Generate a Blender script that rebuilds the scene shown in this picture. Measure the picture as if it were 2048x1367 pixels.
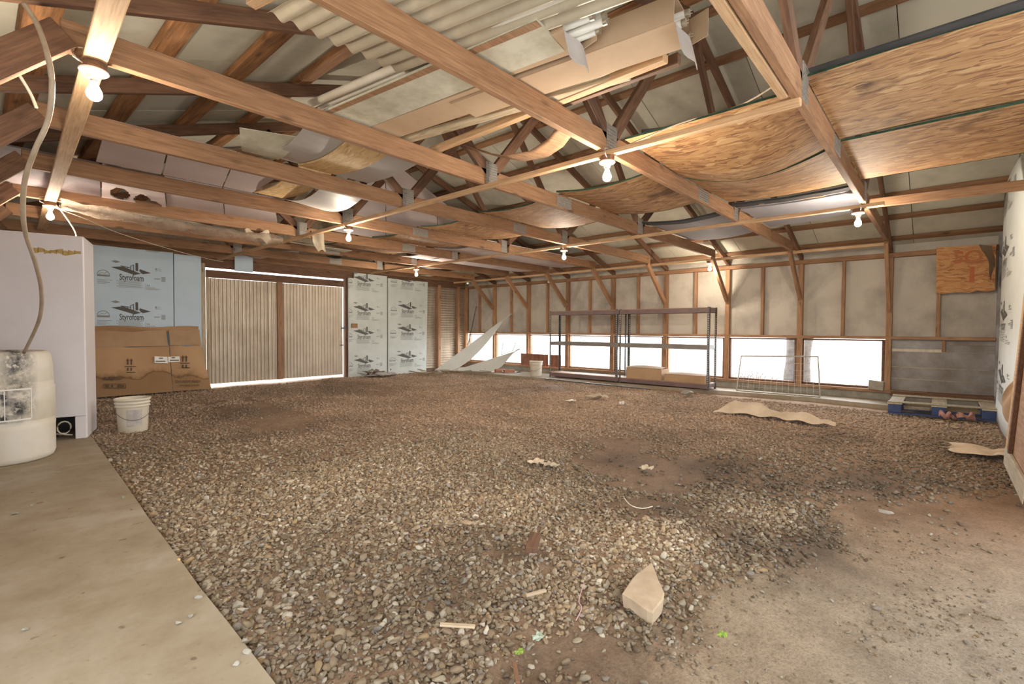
import bpy, bmesh, math, random
import numpy as np
from mathutils import Vector, Matrix, Euler
from math import pi, sin, cos, radians as R
random.seed(7); rng = np.random.default_rng(11)
for o in list(bpy.data.objects): bpy.data.objects.remove(o)
SC = bpy.context.scene; COL = SC.collection

# ------------------------------------------------------------------ camera
F_PX, YAW, PIT, ROL, CZ = 966.64, 0.72713, 0.02776, 0.00415, 1.12
Fv = Vector((cos(YAW)*cos(PIT), sin(YAW)*cos(PIT), -sin(PIT)))
R0 = Vector((sin(YAW), -cos(YAW), 0)); U0 = R0.cross(Fv)
Rv = R0*cos(ROL)+U0*sin(ROL); Uv = -R0*sin(ROL)+U0*cos(ROL)
cd = bpy.data.cameras.new('camera'); cam = bpy.data.objects.new('camera', cd); COL.objects.link(cam)
cam.matrix_world = Matrix(((Rv.x, Uv.x, -Fv.x, 0), (Rv.y, Uv.y, -Fv.y, 0), (Rv.z, Uv.z, -Fv.z, CZ), (0, 0, 0, 1)))
cd.sensor_width = 36; cd.lens = F_PX/2048*36; cd.clip_start = .02; cd.clip_end = 300
SC.camera = cam
# ------------------------------------------------------------------ world, daylight, exposure
W = bpy.data.worlds.new('world'); SC.world = W; W.use_nodes = True
wn = W.node_tree.nodes; wn.clear()
bg = wn.new('ShaderNodeBackground'); wo = wn.new('ShaderNodeOutputWorld')
bg.inputs[0].default_value = (0.95, 0.975, 1.0, 1); bg.inputs[1].default_value = 1.7
W.node_tree.links.new(bg.outputs[0], wo.inputs[0])
# added soft fill behind the camera, standing for daylight from an unseen opening
al = bpy.data.lights.new('camera_side_fill', 'AREA'); al.shape = 'RECTANGLE'; al.size = 3.4; al.size_y = 2.2; al.energy = 24; al.color = (1.0, .98, .92)
ao = bpy.data.objects.new('camera_side_fill', al); COL.objects.link(ao); ao.location = (-1.3, -1.3, 1.55)
ao.rotation_euler = Vector((-1, -.95, -.02)).to_track_quat('Z', 'Y').to_euler()
al = bpy.data.lights.new('window_daylight', 'AREA'); al.shape = 'RECTANGLE'; al.size = 9.2; al.size_y = 1.4; al.energy = 330; al.color = (.95, .97, 1.0)
ao = bpy.data.objects.new('window_daylight', al); COL.objects.link(ao); ao.location = (11.6, 5.3, 1.3)
ao.rotation_euler = Vector((1, 0, .12)).to_track_quat('Z', 'Y').to_euler()
LAMP_POWER = 26.0; LAMP_COL = (1.0, 0.86, 0.69)
SC.view_settings.view_transform = 'Standard'; SC.view_settings.look = 'None'
SC.view_settings.exposure = 1.0; SC.view_settings.gamma = 1.0; SC.view_settings.use_curve_mapping = False

# ------------------------------------------------------------------ measuring helpers (photo ray met with a real plane)
def ray(px, py): return Fv + Rv*((px-1024)/F_PX) - Uv*((py-683.5)/F_PX)
C0 = Vector((0, 0, CZ))
def onX(px, py, x): r = ray(px, py); return C0 + r*(x/r.x)
def onY(px, py, y): r = ray(px, py); return C0 + r*(y/r.y)
def onZ(px, py, z): r = ray(px, py); return C0 + r*((z-CZ)/r.z)
XW, YE, XL, YN = 9.54, 10.18, -0.5, -0.56
CB, CT = 2.38, 2.52           # bottom and top of the truss bottom chords
RIDGE = 4.52
def roof_z(x): return 2.30+.34*(x-XL) if x < RIDGE else 4.007-.34*(x-RIDGE)   # underside of the top chords

# ------------------------------------------------------------------ node helpers
def newmat(name):
    m = bpy.data.materials.new(name); m.use_nodes = True
    nt = m.node_tree; b = nt.nodes['Principled BSDF']; b.inputs['Roughness'].default_value = .8
    return m, nt, b
def N(nt, t, **k):
    n = nt.nodes.new(t)
    for a, v in k.items():
        if hasattr(n, a): setattr(n, a, v)
        else: n.inputs[a.replace('_', ' ')].default_value = v
    return n
def ramp(nt, src, stops, link_to=None):
    r = nt.nodes.new('ShaderNodeValToRGB'); e = r.color_ramp.elements
    while len(e) < len(stops): e.new(.5)
    for i, (p, c) in enumerate(stops): e[i].position = p; e[i].color = (*c, 1) if len(c) == 3 else c
    nt.links.new(src, r.inputs[0]); return r.outputs[0]
def coords(nt, scale=(1, 1, 1), world=False, rot=(0, 0, 0), loc=(0, 0, 0)):
    if world: s = nt.nodes.new('ShaderNodeNewGeometry').outputs['Position']
    else: s = nt.nodes.new('ShaderNodeTexCoord').outputs['Object']
    mp = nt.nodes.new('ShaderNodeMapping'); mp.inputs['Scale'].default_value = scale
    mp.inputs['Rotation'].default_value = rot; mp.inputs['Location'].default_value = loc
    nt.links.new(s, mp.inputs[0]); return mp.outputs[0]
def noise(nt, vec, scale=5, detail=4, rough=.6, dist=0):
    n = N(nt, 'ShaderNodeTexNoise'); n.inputs['Scale'].default_value = scale; n.inputs['Detail'].default_value = detail
    n.inputs['Roughness'].default_value = rough; n.inputs['Distortion'].default_value = dist
    nt.links.new(vec, n.inputs['Vector']); return n.outputs[0]
def mix(nt, fac, a, b, mode='MIX'):
    m = nt.nodes.new('ShaderNodeMix'); m.data_type = 'RGBA'; m.blend_type = mode
    for sock, v in ((m.inputs[0], fac), (m.inputs[6], a), (m.inputs[7], b)):
        if isinstance(v, bpy.types.NodeSocket): nt.links.new(v, sock)
        elif isinstance(v, (int, float)): sock.default_value = v
        else: sock.default_value = (*v, 1)
    return m.outputs[2]
def bump(nt, b, h, s=.3, d=.01):
    n = nt.nodes.new('ShaderNodeBump'); n.inputs['Strength'].default_value = s; n.inputs['Distance'].default_value = d
    nt.links.new(h, n.inputs['Height']); nt.links.new(n.outputs[0], b.inputs['Normal'])
def objrand(nt, vec):
    """shift the pattern for every object"""
    oi = nt.nodes.new('ShaderNodeObjectInfo'); a = nt.nodes.new('ShaderNodeVectorMath'); a.operation = 'MULTIPLY_ADD'
    cmb = nt.nodes.new('ShaderNodeCombineXYZ')
    for i in range(3): nt.links.new(oi.outputs['Random'], cmb.inputs[i])
    nt.links.new(cmb.outputs[0], a.inputs[0]); a.inputs[1].default_value = (37, 53, 71); nt.links.new(vec, a.inputs[2])
    return a.outputs[0], oi.outputs['Random']

def wood(name, light, dark, grain=26, var=.3, rough=.75, knot=True, stain=.0):
    m, nt, b = newmat(name); b.inputs['Roughness'].default_value = rough
    v, rnd = objrand(nt, coords(nt))
    mp = N(nt, 'ShaderNodeMapping'); mp.inputs['Scale'].default_value = (1.0, 9, 9); nt.links.new(v, mp.inputs[0])
    g = noise(nt, mp.outputs[0], grain/6, 6, .62, .6)
    base = ramp(nt, g, [(.28, dark), (.62, light)])
    mp3 = N(nt, 'ShaderNodeMapping'); mp3.inputs['Scale'].default_value = (2, 60, 60); nt.links.new(v, mp3.inputs[0])
    fine = noise(nt, mp3.outputs[0], 2, 3, .5)
    base = mix(nt, .45, base, ramp(nt, fine, [(.35, (.55, .5, .45)), (.6, (1, 1, 1))]), 'MULTIPLY')
    if knot:
        mp2 = N(nt, 'ShaderNodeMapping'); mp2.inputs['Scale'].default_value = (2.4, 7, 7); nt.links.new(v, mp2.inputs[0])
        vo = N(nt, 'ShaderNodeTexVoronoi'); vo.inputs['Scale'].default_value = 1.0; nt.links.new(mp2.outputs[0], vo.inputs['Vector'])
        k = ramp(nt, vo.outputs['Distance'], [(.06, (.25, .25, .25)), (.17, (1, 1, 1))])
        base = mix(nt, .8, base, k, 'MULTIPLY')
    big = noise(nt, v, 1.3, 3, .6)
    base = mix(nt, var, base, ramp(nt, big, [(.3, (.45, .38, .32)), (.65, (1.1, 1.05, 1.0))]), 'MULTIPLY')
    rv = nt.nodes.new('ShaderNodeMapRange'); rv.inputs[3].default_value = .78; rv.inputs[4].default_value = 1.12
    nt.links.new(rnd, rv.inputs[0]); hs = N(nt, 'ShaderNodeHueSaturation'); nt.links.new(rv.outputs[0], hs.inputs['Value'])
    nt.links.new(base, hs.inputs['Color']); nt.links.new(hs.outputs[0], b.inputs['Base Color'])
    bump(nt, b, g, .25, .004)
    return m
def plain(name, c1, c2=None, scale=4, rough=.8, metal=0, bmp=0, world=False, det=5, lo=.35, hi=.65, spec=None, trans=None):
    m, nt, b = newmat(name); b.inputs['Roughness'].default_value = rough; b.inputs['Metallic'].default_value = metal
    if c2 is None: b.inputs['Base Color'].default_value = (*c1, 1)
    else:
        v, rnd = objrand(nt, coords(nt, world=world)); n = noise(nt, v, scale, det, .65)
        nt.links.new(ramp(nt, n, [(lo, c2), (hi, c1)]), b.inputs['Base Color'])
        if bmp: bump(nt, b, n, bmp, .01)
    if spec is not None: b.inputs['Specular IOR Level'].default_value = spec
    return m
def osb(name, cols, stain=False, rot=(0, 0, 0)):
    m, nt, b = newmat(name); b.inputs['Roughness'].default_value = .7
    v, rnd = objrand(nt, coords(nt, rot=rot))
    w = N(nt, 'ShaderNodeTexNoise'); w.inputs['Scale'].default_value = 6; w.inputs['Detail'].default_value = 2; nt.links.new(v, w.inputs['Vector'])
    ad = N(nt, 'ShaderNodeVectorMath', operation='MULTIPLY_ADD'); nt.links.new(w.outputs['Color'], ad.inputs[0]); ad.inputs[1].default_value = (.09, .09, .0); nt.links.new(v, ad.inputs[2])
    out = None
    for i, (sx, sy, rz, sc) in enumerate(((55, 9, .25, 1), (60, 11, -.45, 1.25), (30, 12, .95, .8))):
        mp = N(nt, 'ShaderNodeMapping'); mp.inputs['Rotation'].default_value = (0, 0, rz); mp.inputs['Scale'].default_value = (sx, sy, 1.0)
        nt.links.new(ad.outputs[0], mp.inputs[0])
        vo = N(nt, 'ShaderNodeTexVoronoi'); vo.inputs['Scale'].default_value = sc; nt.links.new(mp.outputs[0], vo.inputs['Vector'])
        c = ramp(nt, vo.outputs['Color'], [(.1, cols[0]), (.5, cols[1]), (.8, cols[2]), (1, cols[3])])
        if out is None: out = c; h = vo.outputs['Distance']
        else:
            sel = N(nt, 'ShaderNodeSeparateColor'); nt.links.new(vo.outputs['Color'], sel.inputs[0])
            fac = ramp(nt, sel.outputs[1], [((.55, .62, .86)[i], (0, 0, 0)), ((.56, .63, .87)[i], (1, 1, 1))])
            out = mix(nt, fac, out, c)
    if stain:
        s = noise(nt, v, 1.9, 4, .6)
        out = mix(nt, .9, out, ramp(nt, s, [(.30, (.30, .24, .22)), (.42, (1, 1, 1))]), 'MULTIPLY')
    nt.links.new(out, b.inputs['Base Color']); bump(nt, b, h, .25, .004)
    return m
M = {}
M['lumber'] = wood('lumber_orange', (.40, .225, .12), (.255, .132, .068))
M['lumber_pale'] = wood('lumber_pale', (.68, .46, .27), (.52, .32, .17), knot=False)
M['lumber_dark'] = wood('lumber_dark', (.24, .125, .07), (.12, .06, .035))
M['lumber_stud'] = wood('lumber_stud', (.52, .31, .17), (.33, .175, .095))
M['lumber_grey'] = wood('lumber_weathered', (.62, .52, .37), (.40, .31, .20), rough=.9)
M['purlin'] = wood('purlin_bark', (.56, .29, .13), (.20, .10, .045), grain=14, var=.7)
M['osb'] = osb('osb', [(.19, .085, .04), (.37, .19, .08), (.47, .27, .12), (.64, .44, .23)], True)
M['osb_pale'] = osb('osb_pale', [(.50, .31, .13), (.63, .42, .19), (.70, .49, .25), (.80, .62, .36)])
M['osb_red'] = osb('osb_orange', [(.40, .16, .06), (.55, .25, .09), (.64, .34, .14), (.72, .45, .22)])
M['osb_patch'] = osb('osb_patch', [(.40, .16, .06), (.55, .25, .09), (.64, .34, .14), (.72, .45, .22)], False, (0, pi/2, 0))
M['green_edge'] = plain('green_edge', (.045, .11, .06), (.02, .05, .03), 20)
M['plate'] = plain('gang_nail_plate', (.42, .39, .35), (.28, .25, .22), 60, .5, .4)
M['foam_roof'] = plain('roof_foam', (.62, .60, .50), (.44, .43, .34), 1.6, .85, lo=.3, hi=.55)
M['foam_wall'] = plain('wall_foam', (.60, .55, .47), (.36, .33, .28), 1.8, .85, lo=.25, hi=.55)
M['foam_low'] = plain('foam_low', (.50, .49, .50), (.27, .25, .23), 2.5, .85)
M['white_board'] = plain('whitewashed_board', (.62, .60, .50), (.42, .39, .29), 5, .8, bmp=.1)
M['kraft'] = plain('cardboard', (.52, .345, .205), (.43, .275, .155), 2, .85)
M['kraft_pale'] = plain('cardboard_pale', (.56, .41, .28), (.48, .34, .22), 2.5, .85)
M['kraft_grey'] = plain('cardboard_grey', (.50, .47, .46), (.42, .38, .36), 3, .85)
M['lavender'] = plain('lavender_panel', (.58, .50, .49), (.50, .42, .41), 1.5, .8)
M['lavender_dark'] = plain('dark_lavender', (.20, .16, .165), (.13, .10, .10), 3, .85)  # darker tone of the lavender, for the torn panel
M['blue_grey'] = plain('blue_grey_panel', (.40, .40, .45), (.33, .33, .37), 2, .8)
M['tin'] = plain('painted_tin', (.62, .56, .44), (.46, .40, .30), 3, .45, .25, lo=.3)
M['tin_pipe'] = plain('white_pipe', (.80, .76, .68), (.66, .61, .52), 3, .35)
M['sheet'] = plain('pale_sheet', (.50, .48, .47), (.42, .40, .39), 2, .45)
M['black'] = plain('black_felt', (.03, .03, .032), (.055, .05, .05), 5, .8)
M['black_board'] = plain('black_board', (.07, .075, .07), (.045, .045, .045), 5, .6)
M['ink'] = plain('ink', (.13, .125, .12), rough=.9); M['ink_faint'] = plain('faint_ink', (.30, .31, .31), rough=.9)
M['ink_brown'] = plain('brown_ink', (.13, .085, .05), rough=.9); M['spray'] = plain('orange_spray', (.56, .15, .06), (.50, .22, .09), 9, .8)
M['styro_blue'] = plain('blue_foam_board', (.62, .76, .88), (.54, .69, .82), 1.3, .5)
M['styro_grey'] = plain('grey_foam_board', (.68, .73, .70), (.56, .61, .57), 1.6, .5)
M['styro_white'] = plain('white_foam_board', (.80, .83, .80), (.70, .74, .71), 1.4, .5)
M['white_paint'] = plain('white_enamel', (.78, .76, .79), (.70, .67, .69), 1.0, .4)
M['porcelain'] = plain('porcelain', (.85, .83, .78), rough=.25)
M['cord'] = plain('cable_sheath', (.50, .41, .31), (.36, .28, .20), 8, .5)
M['wire'] = plain('white_wire', (.72, .66, .54), rough=.5); M['steel'] = plain('grey_steel', (.16, .16, .16), (.09, .09, .09), 10, .5, .6)
M['shelf_board'] = plain('shelf_particle_board', (.42, .27, .19), (.34, .21, .15), 6, .7)
M['shelf_beam'] = plain('shelf_beam', (.24, .17, .16), (.19, .13, .13), 6, .5, .2)
M['grey_beam'] = plain('grey_shelf_beam', (.30, .28, .26), (.24, .22, .20), 6, .5, .2)
M['galv'] = plain('galvanised_wire', (.55, .52, .47), rough=.45, metal=.4)
M['bucket'] = plain('bucket_plastic', (.76, .71, .60), (.66, .60, .47), 3, .45)
M['bucket_label'] = plain('worn_label', (.42, .40, .39), (.62, .58, .52), 12, .7)
M['blue_wood'] = plain('blue_paint', (.05, .085, .22), (.04, .06, .15), 8, .6)
M['pale_wood'] = wood('pallet_wood', (.66, .60, .47), (.50, .43, .32), knot=False)
M['block'] = plain('concrete_block', (.42, .39, .33), (.28, .26, .21), 6, .95, bmp=.3)
M['rust_sheet'] = plain('red_brown_sheet', (.36, .16, .10), (.25, .10, .06), 5, .7)
M['clay'] = plain('clay_pipe', (.52, .24, .16), (.42, .18, .11), 5, .7)
M['bark'] = plain('tree_bark', (.12, .08, .05), (.06, .04, .025), 9, .95, bmp=.8)
M['paper'] = plain('paper_scrap', (.56, .49, .37), (.44, .36, .25), 8, .9)
M['sackcloth'] = plain('sackcloth', (.70, .58, .44), (.56, .44, .31), 4, .9)
M['pink'] = plain('pink_insulation', (.55, .30, .26), (.40, .20, .15), 12, .95, bmp=.6)
M['rock'] = plain('tan_rock', (.52, .41, .29), (.40, .30, .20), 7, .95, bmp=.35)
M['straw'] = plain('dry_grass', (.20, .15, .09), (.10, .07, .04), 20, .95)
M['green_leaf'] = plain('green_leaf', (.25, .36, .06)); M['glass_scrap'] = plain('pale_glass', (.38, .46, .36), rough=.4)
M['rubble'] = plain('dark_debris', (.28, .22, .17), (.14, .10, .07), 14, .95, bmp=.5)
M['kraft_dirty'] = None
# weathered galvanised siding
def tin_mat(name, c1, c2, rough, metal):
    m, nt, b = newmat(name); v = coords(nt); n = noise(nt, v, 2.2, 6, .65); st = noise(nt, coords(nt, (9, 9, .8)), 1.5, 4, .6)
    c = mix(nt, .5, ramp(nt, n, [(.3, c2), (.6, c1)]), ramp(nt, st, [(.3, c2), (.6, c1)]))
    nt.links.new(c, b.inputs['Base Color']); b.inputs['Roughness'].default_value = rough; b.inputs['Metallic'].default_value = metal
    return m
M['door_tin'] = tin_mat('door_tin', (.72, .64, .53), (.48, .40, .30), .42, .45)
M['wall_tin'] = tin_mat('wall_tin', (.60, .52, .41), (.36, .29, .21), .45, .5)
def stained_kraft():
    m, nt, b = newmat('water_stained_cardboard'); v = coords(nt)
    c = ramp(nt, noise(nt, v, 1.6, 3, .5), [(.3, (.46, .28, .145)), (.7, (.56, .36, .20))])
    sep = N(nt, 'ShaderNodeSeparateXYZ'); nt.links.new(v, sep.inputs[0])
    mm = N(nt, 'ShaderNodeMath', operation='MULTIPLY_ADD'); nt.links.new(noise(nt, v, 2.4, 4, .6), mm.inputs[0]); mm.inputs[1].default_value = -.9
    nt.links.new(sep.outputs[2], mm.inputs[2])
    d = ramp(nt, mm.outputs[0], [(.0, (.62, .58, .52)), (.02, (.30, .26, .22)), (.06, (.75, .7, .65)), (.14, (1, 1, 1))])
    # z is stored in metres above the floor; shift so that the tide mark sits near 0.3 m
    mm.inputs[1].default_value = -.55
    nt.links.new(mix(nt, .9, c, d, 'MULTIPLY'), b.inputs['Base Color']); b.inputs['Roughness'].default_value = .9
    return m
M['kraft_dirty'] = stained_kraft()
def smudged(name, base, dark):
    m, nt, b = newmat(name); v = coords(nt)
    n = noise(nt, v, 2.6, 9, .72, .3); n2 = noise(nt, coords(nt, (1, 1, 1), loc=(4, 2, 1)), 26, 4, .7)
    sep = N(nt, 'ShaderNodeSeparateXYZ'); nt.links.new(v, sep.inputs[0])
    # scorched paint concentrated on one side of the drum
    g = N(nt, 'ShaderNodeMath', operation='SUBTRACT'); nt.links.new(sep.outputs[0], g.inputs[0]); g.inputs[1].default_value = .08
    ga = N(nt, 'ShaderNodeMath', operation='ABSOLUTE'); nt.links.new(g.outputs[0], ga.inputs[0])
    side = ramp(nt, ga.outputs[0], [(.02, (1, 1, 1)), (.12, (.0, .0, .0))]); zr = ramp(nt, sep.outputs[2], [(.30, (0, 0, 0)), (.42, (1, 1, 1))])
    lab = ramp(nt, sep.outputs[0], [(.0, (1, 1, 1)), (.03, (0, 0, 0))]); zl = ramp(nt, sep.outputs[2], [(.33, (0, 0, 0)), (.36, (1, 1, 1)), (.60, (1, 1, 1)), (.63, (0, 0, 0))])
    where = mix(nt, 1.0, mix(nt, 1.0, side, zr, 'MULTIPLY'), mix(nt, 1.0, lab, zl, 'MULTIPLY'), 'ADD')
    dd = ramp(nt, n, [(.40, (0, 0, 0)), (.52, (1, 1, 1))]); d2 = ramp(nt, n2, [(.36, (0, 0, 0)), (.46, (1, 1, 1))])
    f = mix(nt, 1.0, mix(nt, 1.0, dd, d2, 'MULTIPLY'), where, 'MULTIPLY')
    nt.links.new(mix(nt, f, ramp(nt, noise(nt, v, 4, 4, .6), [(.3, (base[0]*.86, base[1]*.82, base[2]*.72)), (.6, base)]), dark), b.inputs['Base Color'])
    b.inputs['Roughness'].default_value = .55
    return m
M['drum'] = smudged('scorched_white_plastic', (.74, .70, .62), (.05, .05, .055))
def concrete():
    m, nt, b = newmat('slab_concrete'); v = coords(nt, world=True)
    a = noise(nt, v, 1.6, 8, .62); c = noise(nt, v, 9, 6, .7); s = noise(nt, v, 40, 3, .6)
    col = ramp(nt, a, [(.32, (.30, .235, .155)), (.52, (.37, .31, .22)), (.70, (.46, .41, .34))])
    sp_ = noise(nt, v, 15, 2, .5); col = mix(nt, .7, col, ramp(nt, sp_, [(.25, (.35, .3, .26)), (.29, (1, 1, 1))]), 'MULTIPLY')
    col = mix(nt, .5, col, ramp(nt, c, [(.3, (.72, .66, .58)), (.55, (1, 1, 1))]), 'MULTIPLY')
    col = mix(nt, .6, col, ramp(nt, s, [(.22, (.5, .45, .4)), (.34, (1, 1, 1))]), 'MULTIPLY')
    nt.links.new(col, b.inputs['Base Color']); b.inputs['Roughness'].default_value = .75; bump(nt, b, c, .15, .01)
    return m
M['slab'] = concrete()
def dirt():
    m, nt, b = newmat('packed_dirt'); v = coords(nt, world=True)
    at = N(nt, 'ShaderNodeAttribute'); at.attribute_name = 'soil'
    c = noise(nt, v, 7, 8, .7); s = noise(nt, v, 70, 4, .75)
    col = mix(nt, .7, at.outputs['Color'], ramp(nt, c, [(.28, (.58, .54, .50)), (.6, (1.1, 1.1, 1.1))]), 'MULTIPLY')
    col = mix(nt, .8, col, ramp(nt, s, [(.30, (.55, .52, .5)), (.5, (1, 1, 1)), (.72, (1.25, 1.25, 1.2))]), 'MULTIPLY')
    nt.links.new(col, b.inputs['Base Color']); b.inputs['Roughness'].default_value = .95
    ad = N(nt, 'ShaderNodeMath', operation='ADD'); nt.links.new(c, ad.inputs[0]); nt.links.new(s, ad.inputs[1]); bump(nt, b, ad.outputs[0], .6, .02)
    return m
M['dirt'] = dirt()
def stone_mat():
    m, nt, b = newmat('river_gravel'); at = N(nt, 'ShaderNodeAttribute'); at.attribute_name = 'col'
    n = noise(nt, coords(nt, world=True), 90, 3, .6)
    nt.links.new(mix(nt, .5, at.outputs['Color'], ramp(nt, n, [(.3, (.7, .68, .64)), (.6, (1.08, 1.08, 1.08))]), 'MULTIPLY'), b.inputs['Base Color'])
    b.inputs['Roughness'].default_value = .8; return m
M['stone'] = stone_mat()
def plastic(name, col, alpha, rough=.35):
    m, nt, b = newmat(name); o = nt.nodes['Material Output']
    t = N(nt, 'ShaderNodeBsdfTransparent'); tl = N(nt, 'ShaderNodeBsdfTranslucent'); tl.inputs[0].default_value = (*col, 1)
    b.inputs['Base Color'].default_value = (*col, 1); b.inputs['Roughness'].default_value = rough
    m1 = N(nt, 'ShaderNodeMixShader'); m1.inputs[0].default_value = .35; nt.links.new(tl.outputs[0], m1.inputs[1]); nt.links.new(b.outputs[0], m1.inputs[2])
    m2 = N(nt, 'ShaderNodeMixShader'); nt.links.new(t.outputs[0], m2.inputs[1]); nt.links.new(m1.outputs[0], m2.inputs[2])
    nt.links.new(ramp(nt, noise(nt, coords(nt, (1, 1, 1)), 6, 4, .6, 1.0), [(.3, (alpha*.5,)*3), (.7, (min(1, alpha*1.4),)*3)]), m2.inputs[0])
    nt.links.new(m2.outputs[0], o.inputs[0]); return m
M['film'] = plastic('window_plastic', (.9, .92, .95), .35); M['film_clear'] = plastic('clear_plastic', (.9, .92, .95), .10); M['film2'] = plastic('crumpled_plastic', (.62, .52, .42), .45, .12)
m, nt, b = newmat('bulb_glass'); b.inputs['Base Color'].default_value = (1, .95, .85, 1); b.inputs['Emission Color'].default_value = (1, .86, .66, 1); b.inputs['Emission Strength'].default_value = 14; M['bulb_on'] = m
m, nt, b = newmat('bulb_frosted'); b.inputs['Base Color'].default_value = (.8, .78, .72, 1); b.inputs['Roughness'].default_value = .3; M['bulb_off'] = m
M['brass'] = plain('bulb_cap', (.55, .50, .40), rough=.35, metal=.8)
M['tube'] = plain('fluorescent_tube', (.78, .76, .70), rough=.15); M['outside'] = plain('bright_yard', (.72, .70, .64), (.6, .56, .48), .8, .95, world=True)
M['plank_wall'] = plain('old_plank', (.40, .38, .37), (.24, .21, .18), 3, .9)

# ------------------------------------------------------------------ object helpers
def tag(o, label=None, cat=None, group=None, kind=None):
    if label: o['label'] = label
    if cat: o['category'] = cat
    if group: o['group'] = group
    if kind: o['kind'] = kind
    return o
def empty(name, loc, label=None, cat=None, group=None, kind=None, rz=0):
    o = bpy.data.objects.new(name, None); COL.objects.link(o); o.location = loc; o.rotation_euler = (0, 0, rz); o.empty_display_size = .1
    bpy_mats[o.name] = Matrix.Translation(Vector(loc)) @ Matrix.Rotation(rz, 4, 'Z')
    return tag(o, label, cat, group, kind)
bpy_mats = {}
def link(name, me, mat, parent=None, mw=None, smooth=False):
    """mw = the wanted world matrix"""
    o = bpy.data.objects.new(name, me); COL.objects.link(o)
    mw = mw or Matrix.Identity(4)
    for x in (mat if isinstance(mat, (list, tuple)) else [mat]): me.materials.append(x)
    if parent is not None:
        o.parent = parent; o.matrix_local = bpy_mats[parent.name].inverted() @ mw
    else: o.matrix_local = mw
    bpy_mats[o.name] = mw
    if smooth: me.polygons.foreach_set('use_smooth', [True]*len(me.polygons))
    return o
class MB:
    """collects shapes into one mesh"""
    def __init__(s): s.v = []; s.f = []; s.m = []
    def add(s, vs, fs, mi=0):
        n = len(s.v); s.v += [tuple(v) for v in vs]; s.f += [tuple(i+n for i in f) for f in fs]; s.m += [mi]*len(fs); return s
    def box(s, x0, x1, y0, y1, z0, z1, mi=0):
        return s.add([(x, y, z) for x in (x0, x1) for y in (y0, y1) for z in (z0, z1)], [(0, 1, 3, 2), (4, 6, 7, 5), (0, 4, 5, 1), (2, 3, 7, 6), (0, 2, 6, 4), (1, 5, 7, 3)], mi)
    def bar(s, a, b, w, h, up=(0, 0, 1), mi=0):
        a = Vector(a); b = Vector(b); d = (b-a).normalized(); u = Vector(up); u = (u-d*u.dot(d)).normalized(); r = d.cross(u)
        vs = [p+r*(sx*w/2)+u*(sz*h/2) for p in (a, b) for sx in (-1, 1) for sz in (-1, 1)]
        return s.add(vs, [(0, 1, 3, 2), (4, 6, 7, 5), (0, 4, 5, 1), (2, 3, 7, 6), (0, 2, 6, 4), (1, 5, 7, 3)], mi)
    def tube(s, pts, r, n=8, mi=0, closed=False):
        pts = [Vector(p) for p in pts]; k = len(pts); base = []
        for i, p in enumerate(pts):
            d = (pts[min(i+1, k-1)]-pts[max(i-1, 0)]).normalized(); u = Vector((0, 0, 1)) if abs(d.z) < .95 else Vector((1, 0, 0))
            e1 = d.cross(u).normalized(); e2 = d.cross(e1); rr = r[i] if isinstance(r, (list, tuple)) else r
            base += [p+e1*(rr*cos(2*pi*j/n))+e2*(rr*sin(2*pi*j/n)) for j in range(n)]
        fs = [(i*n+j, i*n+(j+1) % n, (i+1)*n+(j+1) % n, (i+1)*n+j) for i in range(k-1) for j in range(n)]
        fs += [tuple(range(n)), tuple((k-1)*n+j for j in range(n))[::-1]]
        return s.add(base, fs, mi)
    def lathe(s, prof, c=(0, 0, 0), n=24, sx=1, mi=0):
        vs = [(c[0]+r*cos(2*pi*j/n)*sx, c[1]+r*sin(2*pi*j/n), c[2]+z) for r, z in prof for j in range(n)]
        fs = [(i*n+j, i*n+(j+1) % n, (i+1)*n+(j+1) % n, (i+1)*n+j) for i in range(len(prof)-1) for j in range(n)]
        return s.add(vs, fs, mi)
    def prism(s, poly, ext, mi=0):
        """poly: 3D outline, ext: extrusion vector"""
        e = Vector(ext); n = len(poly); vs = [Vector(p) for p in poly]+[Vector(p)+e for p in poly]
        fs = [tuple(range(n))[::-1], tuple(range(n, 2*n))]+[(i, (i+1) % n, (i+1) % n+n, i+n) for i in range(n)]
        return s.add(vs, fs, mi)
    def surf(s, fn, nu, nv, th=0, mi=0, tv=(0, 0, 1)):
        vs = [Vector(fn(i/nu, j/nv)) for i in range(nu+1) for j in range(nv+1)]; q = nv+1
        fs = [(i*q+j, (i+1)*q+j, (i+1)*q+j+1, i*q+j+1) for i in range(nu) for j in range(nv)]
        if th:
            t = Vector(tv)*th; K = len(vs); vs2 = vs+[v+t for v in vs]; fs2 = [f[::-1] for f in fs]+[tuple(i+K for i in f) for f in fs]
            rim = [(i, i+q) for i in [j*q for j in range(nu)]]+[(j*q+nv, (j+1)*q+nv) for j in range(nu)]
            rim += [(j, j+1) for j in range(nv)]+[(nu*q+j, nu*q+j+1) for j in range(nv)]
            fs2 += [(a, b_, b_+K, a+K) for a, b_ in rim]
            return s.add(vs2, fs2, mi)
        return s.add(vs, fs, mi)
    def mesh(s, name, fix=True, bevel=0):
        me = bpy.data.meshes.new(name); me.from_pydata(s.v, [], s.f); me.polygons.foreach_set('material_index', s.m)
        if fix or bevel:
            bm = bmesh.new(); bm.from_mesh(me); bmesh.ops.recalc_face_normals(bm, faces=bm.faces)
            if bevel: bmesh.ops.bevel(bm, geom=list(bm.edges), offset=bevel, segments=1, affect='EDGES', profile=.5)
            bm.to_mesh(me); bm.free()
        return me
    def build(s, name, mat, parent=None, smooth=False, bevel=0, mw=None):
        return link(name, s.mesh(name, True, bevel), mat, parent, mw, smooth)
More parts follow.
